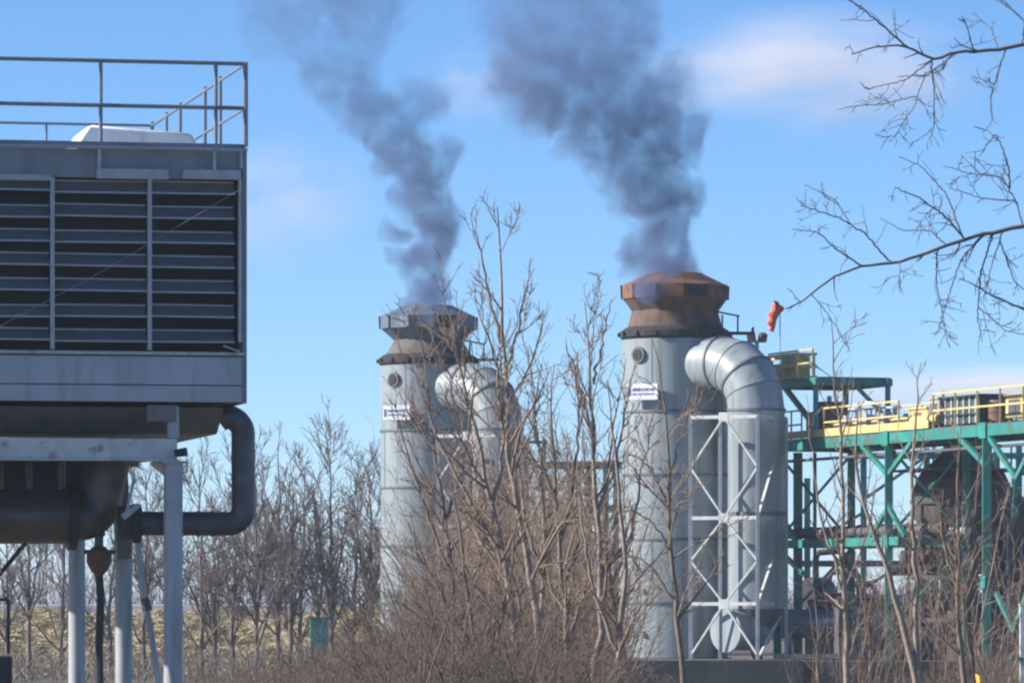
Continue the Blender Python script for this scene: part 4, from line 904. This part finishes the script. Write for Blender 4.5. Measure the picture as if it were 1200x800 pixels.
for i, (x, ytop, lab) in enumerate(BG):
    d = 178 + (i * 37 % 5) * 2.0; x2 = x + (-6, 5, 3, -4, 8, -3, 0, 5, -3, 4, -2)[i % 11]
    foot = at(x, 800, d); foot.z = GZ
    st = [([tuple(foot), tuple(at(x, 720, d)), tuple(at((x + x2) / 2 + 2, 640, d)), tuple(at(x2, ytop, d))], 1.0, 0.1)]
    if i % 2 == 0 or i == 5:
        st.append(([tuple(at(x, 730, d)), tuple(at(x + 10, 660, d)), tuple(at(x + 22, ytop + 60, d))], 0.6, 0.15)); st.append(([tuple(at(x, 715, d)), tuple(at(x - 12, 650, d)), tuple(at(x - 20, ytop + 45, d))], 0.6, 0.15))
    tree(lab, st, 0.11, 40 + i, [LV(3.8, 0.12, 0.98, (22, 52), 0.44, 6, 0.12, 0.13, 0.016), LV(4.0, 0.12, 0.97, (22, 50), 0.48, 4, 0.11, 0.14, 0.015), LV(3.6, 0.12, 0.97, (25, 55), 0.5, 3, 0.09, 0.16, 0.0125, lmin=0.3)],
         'bare trees along the dry bank', 'fartwig', 'fartwig', sides0=6)

# near tree off the right edge whose boughs hang into the picture
DN = 46.0
b1 = [(1430, 40), (1330, 20), (1260, 35), (1200, 52), (1178, 58), (1120, 61), (1092, 72), (1066, 54), (1030, 53), (998, 64)]
b2 = [(1430, 200), (1330, 225), (1250, 250), (1200, 265), (1140, 276), (1100, 292), (1050, 308), (1006, 312), (972, 326), (950, 346), (921, 362)]
tr_x = (1430 - 600) / FPX * DN
ft = (tr_x + 0.15, DN, GZ)
nstems = [([ft, (tr_x, DN, 1.5), tuple(at(1432, 420, DN)), tuple(at(1428, 200, DN)), tuple(at(1440, 0, DN)), tuple(at(1430, -300, DN))], 1.0, 0.15)]
nt_ = thing('overhanging_tree', 'nearby bare tree whose thin boughs hang in from the right edge', 'tree', ft)
g = np.random.default_rng(77); foot = np.array(ft)
Q = resample(nstems[0][0], 18) - foot
mesh_from('trunk', [tube_arrays(Q[None], (0.13 * (1 - 0.7 * np.linspace(0, 1, 18)))[None], 10)], 'bark', nt_)
def bough(pp, r0, r1, parent_pts=None, dz=0.0):
    n_ = 48
    P = resample(px(DN, *pp, dd=dz), n_) - foot; P[1:-1] += g.normal(size=(n_ - 2, 3)) * 0.004
    if parent_pts is not None:
        q = parent_pts[np.argmin(((parent_pts - P[0]) ** 2).sum(1))]; w_ = np.linspace(1, 0, n_)[:, None] ** 2; P = P + (q - P[0]) * w_
    P[:, 1] += np.linspace(0, 1, n_) * (g.normal() * 0.35 if parent_pts is not None else 0.0)
    return P, np.linspace(r0, r1, n_)
main = [bough(b1, 0.040, 0.007), bough(b2, 0.038, 0.008), bough([(1430, 420), (1320, 390), (1250, 370), (1200, 362), (1160, 345), (1135, 330)], 0.03, 0.006)]
sec = [([(1064, 52), (1030, 30), (985, 3), (978, -10)], 0.013, 0.007), ([(1092, 72), (1062, 92), (1030, 98), (1018, 99)], 0.011, 0.005), ([(1120, 61), (1085, 90), (1050, 92)], 0.010, 0.005),
       ([(1176, 60), (1168, 85), (1158, 118), (1160, 145), (1148, 160)], 0.012, 0.005), ([(1093, 75), (1097, 110), (1099, 145), (1080, 159)], 0.010, 0.005), ([(1140, 60), (1130, 42), (1120, 30)], 0.010, 0.005),
       ([(1078, 90), (1070, 125), (1050, 158), (1032, 160)], 0.007, 0.004), ([(1060, 110), (1030, 122), (990, 128)], 0.007, 0.005),
       ([(1049, 308), (1015, 272), (985, 255), (938, 240)], 0.012, 0.006), ([(1006, 312), (975, 290), (957, 272), (928, 270)], 0.011, 0.005), ([(1000, 262), (980, 232), (945, 214)], 0.007, 0.005),
       ([(1135, 277), (1110, 255), (1075, 234), (1045, 224)], 0.014, 0.006), ([(1130, 270), (1112, 225), (1080, 190), (1056, 180)], 0.012, 0.005), ([(1106, 290), (1090, 270), (1060, 268), (1035, 252)], 0.010, 0.005),
       ([(1150, 278), (1125, 305), (1110, 350), (1098, 390)], 0.011, 0.005), ([(1165, 276), (1150, 320), (1146, 370), (1152, 400)], 0.012, 0.005), ([(1175, 272), (1162, 310), (1155, 345)], 0.009, 0.004), ([(1098, 293), (1098, 330), (1106, 365), (1112, 395)], 0.010, 0.005),
       ([(1196, 265), (1190, 235), (1150, 230), (1115, 218)], 0.011, 0.005), ([(1200, 240), (1180, 205), (1140, 200), (1110, 190)], 0.010, 0.005), ([(1240, 180), (1200, 165), (1175, 150), (1150, 180)], 0.012, 0.005),
       ([(1165, 345), (1180, 352), (1210, 365)], 0.008, 0.005), ([(1150, 360), (1175, 390), (1205, 398)], 0.008, 0.005), ([(1180, 285), (1190, 330), (1215, 350)], 0.009, 0.005), ([(1195, 60), (1200, 30), (1180, 5), (1150, -10)], 0.010, 0.005),
       ([(1170, 57), (1165, 30), (1150, 12)], 0.008, 0.004), ([(950, 346), (965, 360), (985, 385), (1000, 410)], 0.006, 0.004), ([(1060, 308), (1052, 325), (1046, 352)], 0.006, 0.004)]
pool = np.concatenate([m_[0] for m_ in main]); secs = []
for p_, a, b_ in sec:
    secs.append(bough(p_, a * 0.75, b_ * 0.7, pool)); pool = np.concatenate([pool, secs[-1][0]])
mainp = np.stack([m_[0] for m_ in main]); mainr = np.stack([m_[1] for m_ in main])
for m_ in main: mesh_from('bough', [tube_arrays(m_[0][None], m_[1][None] * 0.85, 7)], 'boughtwig', nt_)
sp = np.stack([m_[0] for m_ in secs]); sr = np.stack([m_[1] for m_ in secs])
k1, kr1 = kids(sp, sr, 11.0, 0.10, 1.0, (25, 70), 0.36, 4, 0.02, 0.24, g, 0.0036, lmin=0.10)
k2, kr2 = kids(k1, kr1, 7.0, 0.2, 1.0, (25, 70), 0.5, 3, 0.0, 0.25, g, 0.004, lmin=0.05)
k3, kr3 = kids(mainp, mainr, 3.2, 0.45, 1.0, (30, 70), 0.10, 5, 0.02, 0.2, g, 0.0045, lmin=0.15)
k4, kr4 = kids(k3, kr3, 6.0, 0.2, 1.0, (30, 70), 0.5, 3, 0.0, 0.25, g, 0.004, lmin=0.06)
mesh_from('twigs', [tube_arrays(a, b_, 4) for a, b_ in ((sp, sr), (k1, kr1), (k2, kr2), (k3, kr3), (k4, kr4))], 'boughtwig', nt_)

# ------------------------------------------------------------------ brown thicket in front (nobody could count it), bank grass, far hedge
def thicket(name, label, n, xs, tops, d0, d1, seed, m, r=0.011, zoff=0.0, lean=0.35, base=GZ, cat='undergrowth', kid=6.0):
    g = np.random.default_rng(seed)
    xx = g.uniform(xs[0], xs[-1], n); d = g.uniform(d0, d1, n)
    top = np.interp(xx, xs, tops); ztop = CAMZ + (HY - top) / FPX * d
    z0 = np.full(n, base); X = (xx - 600) / FPX * d; hgt = np.maximum(0.25, (ztop - z0) * (0.55 + 0.5 * g.random(n)))
    P = np.empty((n, 6, 3)); P[:, 0] = np.stack([X, d, z0 - 0.05], 1)
    dr = nrm(np.stack([g.normal(size=n) * lean, g.normal(size=n) * lean, np.ones(n)], 1))
    for j in range(5):
        dr = nrm(dr + g.normal(size=(n, 3)) * 0.13); P[:, j + 1] = P[:, j] + dr * (hgt / 5)[:, None]
    rad = (r * (0.65 + 1.9 * g.random(n) ** 4))[:, None] * np.linspace(1, 0.45, 6)[None]
    a, ar = kids(P, rad, kid * 0.5, 0.2, 1.0, (25, 65), 0.38, 4, 0.02, 0.18, g, r * 0.55)
    b, br = kids(a, ar, kid * 0.5, 0.2, 1.0, (25, 65), 0.45, 3, 0.0, 0.2, g, r * 0.5, lmin=0.12)
    o = mesh_from(name, [tube_arrays(P, rad, 4), tube_arrays(a, ar, 3), tube_arrays(b, br, 3)], m)
    return tag(o, label, cat, kind='stuff')
thicket('thicket', 'dense brown leafless thicket along the bottom before the stacks', 2100, [225, 300, 380, 430, 470, 520, 560, 620, 680, 730, 760], [788, 770, 750, 722, 690, 668, 655, 690, 735, 775, 795], 84, 112, 201, 'brush')
thicket('undergrowth', 'scrubby brown undergrowth at the bottom right under the rack', 700, [880, 930, 1000, 1060, 1120, 1170, 1220], [803, 800, 794, 788, 772, 735, 728], 110, 140, 202, 'brush', r=0.012)
thicket('scrub', 'thin dark scrub at the foot of the dry bank', 700, [-60, 60, 200, 320, 450], [745, 752, 748, 742, 735], 170, 184, 203, 'fartwig', r=0.016, kid=3.5)
thicket('far_hedge', 'distant dark leafless hedge line on the horizon', 5200, [-100, 100, 300, 450, 700, 900, 1000, 1100, 1300], [701, 700, 704, 700, 690, 684, 676, 680, 672], 300, 330, 204, 'fartwig', r=0.05, kid=1.2)
thicket('far_wood', 'soft brown mass of bare saplings behind the dry bank', 420, [-60, 40, 130, 200, 300, 380, 460, 520], [640, 610, 640, 600, 590, 600, 610, 640], 206, 224, 205, 'fartwig', r=0.018, kid=2.6, lean=0.14)
thicket('saplings', 'veil of fine tan saplings between and before the two stacks', 520, [480, 530, 580, 640, 700, 740], [590, 530, 490, 500, 540, 680], 106, 126, 206, 'twig', r=0.011, kid=3.4, lean=0.16)
thicket('saplings', 'veil of fine brown saplings before the green rack at right', 90, [925, 980, 1060, 1130, 1220], [740, 640, 600, 540, 560], 108, 130, 207, 'twig', r=0.012, kid=3.4, lean=0.16)
# dry straw tufts on the bank
g = np.random.default_rng(9); n = 20000
X = g.uniform(-22, -4.4, n); Y = g.uniform(186.2, 196.0, n); Z = np.array([bankz(a, b_) for a, b_ in zip(X, Y)])
clump = (np.sin(X * 2.1 + 1.3 * Y) + np.sin(X * 5.3 - Y * 2.2) + g.normal(size=n) * 0.5) > -0.1
X, Y, Z = X[clump], Y[clump], Z[clump]; n = len(X)
P = np.empty((n, 3, 3)); P[:, 0] = np.stack([X, Y, Z - 0.03], 1); dv = np.stack([g.normal(size=n) * 0.12, g.normal(size=n) * 0.1 - 0.05, g.uniform(0.06, 0.2, n)], 1); P[:, 1] = P[:, 0] + dv; P[:, 2] = P[:, 1] + dv * np.array([1.5, 1.5, 0.35])
tag(mesh_from('dry_grass', [tube_arrays(P, np.broadcast_to(np.array([0.026, 0.022, 0.008]), (n, 3)) * g.uniform(0.6, 1.4, (n, 1)), 3)], 'straw'), 'straw coloured dry grass covering the bank', 'grass', kind='stuff')

# ------------------------------------------------------------------ smoke plumes
def plume(name, label, blobs, d, dens, col, seed, yj=0.0):
    """blobs: photo (x, y, radius px, strength) billows at the stack's distance"""
    g = random.Random(seed); base = at(blobs[0][0], blobs[0][1], d); sc_ = d / FPX
    B = []
    for i, (x, y, r, s, *dy) in enumerate(blobs):
        s = s * (0.55 + 0.45 * min(1.0, max(0.0, (y - 40) / 180.0))); p = at(x, y, d) - base; r = r * (1.0 + 0.22 * min(1.0, max(0.0, (240 - y) / 160.0))); p.y += g.uniform(-0.5, 0.5) * r * sc_ * (0 if i < 2 else 1); p.y += dy[0] if dy else 0.0; B.append((p, r * sc_, s))
    bm = bmesh.new()
    for p, r, s in B: bmesh.ops.create_icosphere(bm, subdivisions=3, radius=r * 1.25 + 0.55, matrix=Matrix.Translation(p))
    me = bpy.data.meshes.new(name); bm.to_mesh(me); bm.free()
    o = bpy.data.objects.new(name, me); COL.objects.link(o)
    rm = o.modifiers.new('r', 'REMESH'); rm.mode = 'VOXEL'; rm.voxel_size = 0.16
    dg = bpy.context.evaluated_depsgraph_get(); m2 = bpy.data.meshes.new_from_object(o.evaluated_get(dg)); o.modifiers.clear(); o.data = m2; o.location = base
    m = bpy.data.materials.new(name); m.use_nodes = True; nt = m.node_tree; nt.nodes.clear(); N = nt.nodes.new; L = nt.links.new
    out = N('ShaderNodeOutputMaterial'); pv = N('ShaderNodeVolumePrincipled'); pv.inputs['Color'].default_value = (*col, 1); pv.inputs['Anisotropy'].default_value = 0.0
    L(pv.outputs[0], out.inputs['Volume'])
    tc = N('ShaderNodeTexCoord')
    def noise(scale, detail, rough=0.5, src=None):
        n = N('ShaderNodeTexNoise'); n.inputs['Scale'].default_value = scale; n.inputs['Detail'].default_value = detail; n.inputs['Roughness'].default_value = rough
        L(src or tc.outputs['Object'], n.inputs['Vector']); return n
    n1 = noise(0.62, 3.0)
    sb = N('ShaderNodeVectorMath'); sb.operation = 'SUBTRACT'; L(n1.outputs['Color'], sb.inputs[0]); sb.inputs[1].default_value = (0.5, 0.5, 0.5)
    ml = N('ShaderNodeVectorMath'); ml.operation = 'MULTIPLY_ADD'; L(sb.outputs[0], ml.inputs[0])
    sz = N('ShaderNodeSeparateXYZ'); L(tc.outputs['Object'], sz.inputs[0])
    wa = N('ShaderNodeMapRange'); wa.inputs[1].default_value = 0.0; wa.inputs[2].default_value = 3.5; wa.inputs[3].default_value = 0.35; wa.inputs[4].default_value = 1.75; L(sz.outputs['Z'], wa.inputs[0]); L(wa.outputs[0], ml.inputs[1])
    L(tc.outputs['Object'], ml.inputs[2])
    acc = None
    for p, r, s in B:
        ds = N('ShaderNodeVectorMath'); ds.operation = 'DISTANCE'; L(ml.outputs[0], ds.inputs[0]); ds.inputs[1].default_value = p
        f = N('ShaderNodeMapRange'); f.clamp = False; f.inputs[1].default_value = r * 1.08; f.inputs[2].default_value = 0.0; f.inputs[3].default_value = 0; f.inputs[4].default_value = 1.0
        L(ds.outputs['Value'], f.inputs[0])
        if acc is None: acc = f.outputs[0]
        else:
            mx = N('ShaderNodeMath'); mx.operation = 'SMOOTH_MAX'; L(acc, mx.inputs[0]); L(f.outputs[0], mx.inputs[1]); mx.inputs[2].default_value = 0.12; acc = mx.outputs[0]
    n2 = noise(1.25, 4.0, 0.55, ml.outputs[0])              # billows eaten into the edge
    er = N('ShaderNodeMath'); er.operation = 'MULTIPLY_ADD'; L(n2.outputs[0], er.inputs[0]); er.inputs[1].default_value = 1.5; er.inputs[2].default_value = -0.74
    eb = N('ShaderNodeMapRange'); eb.inputs[1].default_value = 0.0; eb.inputs[2].default_value = 2.6; eb.inputs[3].default_value = 0.22; eb.inputs[4].default_value = 0.0; L(sz.outputs['Z'], eb.inputs[0])
    e2 = N('ShaderNodeMath'); e2.operation = 'ADD'; L(er.outputs[0], e2.inputs[0]); L(eb.outputs[0], e2.inputs[1]); er = e2
    ad = N('ShaderNodeMath'); ad.operation = 'ADD'; L(acc, ad.inputs[0]); L(er.outputs[0], ad.inputs[1])
    sm = N('ShaderNodeMapRange'); sm.interpolation_type = 'SMOOTHSTEP'; sm.inputs[1].default_value = 0.0; sm.inputs[2].default_value = 0.30; L(ad.outputs[0], sm.inputs[0])
    # thinning with height above the cowl
    sx = N('ShaderNodeSeparateXYZ'); L(tc.outputs['Object'], sx.inputs[0])
    hz = N('ShaderNodeMapRange'); hz.inputs[1].default_value = 0.0; hz.inputs[2].default_value = 8.0; hz.inputs[3].default_value = 2.1; hz.inputs[4].default_value = 0.40; L(sx.outputs['Z'], hz.inputs[0])
    n3 = noise(1.35, 4.0, 0.5, ml.outputs[0])                # dense and thin curls inside
    c3 = N('ShaderNodeMapRange'); c3.inputs[1].default_value = 0.40; c3.inputs[2].default_value = 0.60; c3.inputs[3].default_value = 0.45; c3.inputs[4].default_value = 1.5; L(n3.outputs[0], c3.inputs[0])
    m0 = N('ShaderNodeMath'); m0.operation = 'MULTIPLY'; L(sm.outputs[0], m0.inputs[0]); L(c3.outputs[0], m0.inputs[1])
    m1 = N('ShaderNodeMath'); m1.operation = 'MULTIPLY'; L(m0.outputs[0], m1.inputs[0]); L(hz.outputs[0], m1.inputs[1])
    m3 = N('ShaderNodeMath'); m3.operation = 'MULTIPLY'; L(m1.outputs[0], m3.inputs[0]); m3.inputs[1].default_value = dens; L(m3.outputs[0], pv.inputs['Density'])
    m2.materials.clear(); m2.materials.append(m)
    return tag(o, label, 'smoke')
SMK = (0.20, 0.265, 0.44)
plume('smoke_plume', 'thick dark grey smoke plume rising from the rusty cowl', [
    (786, 336, 24, 1.3), (790, 318, 27, 1.5), (783, 298, 32, 1.4), (774, 268, 36, 1.2), (798, 222, 31, 1.3), (762, 232, 36, 1.0), (735, 205, 38, 0.7), (770, 180, 34, 0.9), (797, 150, 34, 1.1), (765, 120, 50, 0.8), (715, 135, 52, 0.7), (675, 168, 26, 0.5),
    (690, 85, 55, 0.6), (640, 85, 60, 0.55), (604, 92, 36, 0.5), (655, 30, 62, 0.65), (722, 35, 52, 0.7), (600, 15, 42, 0.35), (690, -20, 62, 0.6), (640, -40, 60, 0.5), (748, 296, 26, 0.35), (764, 338, 20, 0.4, -1.3), (775, 322, 22, 0.5, -0.9)], 150.0, 0.56, SMK, 5)
plume('smoke_plume', 'thinner dark grey smoke plume rising from the blue grey cowl', [
    (497, 358, 22, 1.5), (499, 340, 25, 1.4), (500, 320, 27, 1.3), (503, 298, 30, 1.2), (508, 275, 32, 1.2), (514, 252, 32, 1.2), (492, 232, 32, 0.9), (500, 212, 32, 1.0), (482, 190, 38, 1.0), (517, 180, 25, 0.9), (452, 192, 20, 0.7), (462, 145, 38, 0.9), (488, 122, 32, 0.7), (432, 128, 30, 0.6),
    (412, 98, 36, 0.6), (386, 72, 38, 0.5), (368, 62, 26, 0.4), (420, 42, 36, 0.5), (440, 8, 40, 0.6), (330, 25, 42, 0.15), (400, -25, 50, 0.5), (462, 270, 16, 0.3), (465, 300, 16, 0.25)], 166.0, 0.60, SMK, 6)

# ------------------------------------------------------------------ small fair-weather clouds, far away
def cloud(label, cx, cy, w, h, dens, seed, d=6000.0):
    c = at(cx, cy, d); me = bpy.data.meshes.new('cloud'); bm = bmesh.new(); bmesh.ops.create_icosphere(bm, subdivisions=4, radius=1.0); bm.to_mesh(me); bm.free()
    o = bpy.data.objects.new('cloud', me); COL.objects.link(o); o.location = c; o.scale = (w / 2, w / 2.5, h / 2)
    m = bpy.data.materials.new('cloud'); m.use_nodes = True; nt = m.node_tree; nt.nodes.clear(); N = nt.nodes.new; L = nt.links.new
    out = N('ShaderNodeOutputMaterial'); pv = N('ShaderNodeVolumePrincipled'); pv.inputs['Color'].default_value = (0.97, 0.93, 0.95, 1); L(pv.outputs[0], out.inputs['Volume'])
    tc = N('ShaderNodeTexCoord'); ln = N('ShaderNodeVectorMath'); ln.operation = 'LENGTH'
    n1 = N('ShaderNodeTexNoise'); n1.noise_dimensions = '4D'; n1.inputs['W'].default_value = seed * 3.7; n1.inputs['Scale'].default_value = 1.9; n1.inputs['Detail'].default_value = 7; L(tc.outputs['Object'], n1.inputs['Vector'])
    L(tc.outputs['Object'], ln.inputs[0])
    f = N('ShaderNodeMapRange'); f.interpolation_type = 'SMOOTHSTEP'; f.inputs[1].default_value = 0.98; f.inputs[2].default_value = 0.1; L(ln.outputs['Value'], f.inputs[0])
    q = N('ShaderNodeMapRange'); q.inputs[1].default_value = 0.36; q.inputs[2].default_value = 0.66; L(n1.outputs[0], q.inputs[0])
    a = N('ShaderNodeMath'); a.operation = 'MULTIPLY'; L(f.outputs[0], a.inputs[0]); L(q.outputs[0], a.inputs[1])
    b = N('ShaderNodeMath'); b.operation = 'MULTIPLY'; L(a.outputs[0], b.inputs[0]); b.inputs[1].default_value = dens; L(b.outputs[0], pv.inputs['Density'])
    me.materials.append(m); return tag(o, label, 'cloud', 'small pale clouds')
cloud('pale wide cloud behind the upper boughs at top right', 960, 84, 520, 180, 0.010, 1)
cloud('faint pinkish cloud right of the cooling tower railing', 330, 240, 270, 200, 0.0075, 2)
cloud('low pale cloud near the horizon over the rack at right', 1150, 462, 520, 90, 0.016, 3)
cloud('wispy pale cloud low behind the left smoke plume', 560, 100, 190, 130, 0.006, 4)

# ------------------------------------------------------------------ thin winter haze
def haze(dens):
    o = MB().box((0, 0, (GZ - 1.5 + 27.0) / 2), (61000, 61000, 27.0 - (GZ - 1.5))).build('haze', 'dark')
    m = bpy.data.materials.new('haze'); m.use_nodes = True; nt = m.node_tree; nt.nodes.clear()
    out = nt.nodes.new('ShaderNodeOutputMaterial'); pv = nt.nodes.new('ShaderNodeVolumePrincipled')
    pv.inputs['Color'].default_value = (0.80, 0.90, 1.0, 1); pv.inputs['Density'].default_value = dens
    nt.links.new(pv.outputs[0], out.inputs['Volume']); o.data.materials.clear(); o.data.materials.append(m); tag(o, kind='stuff')
    tag(o, 'thin bluish winter haze over the plant', 'haze')
haze(0.0003)
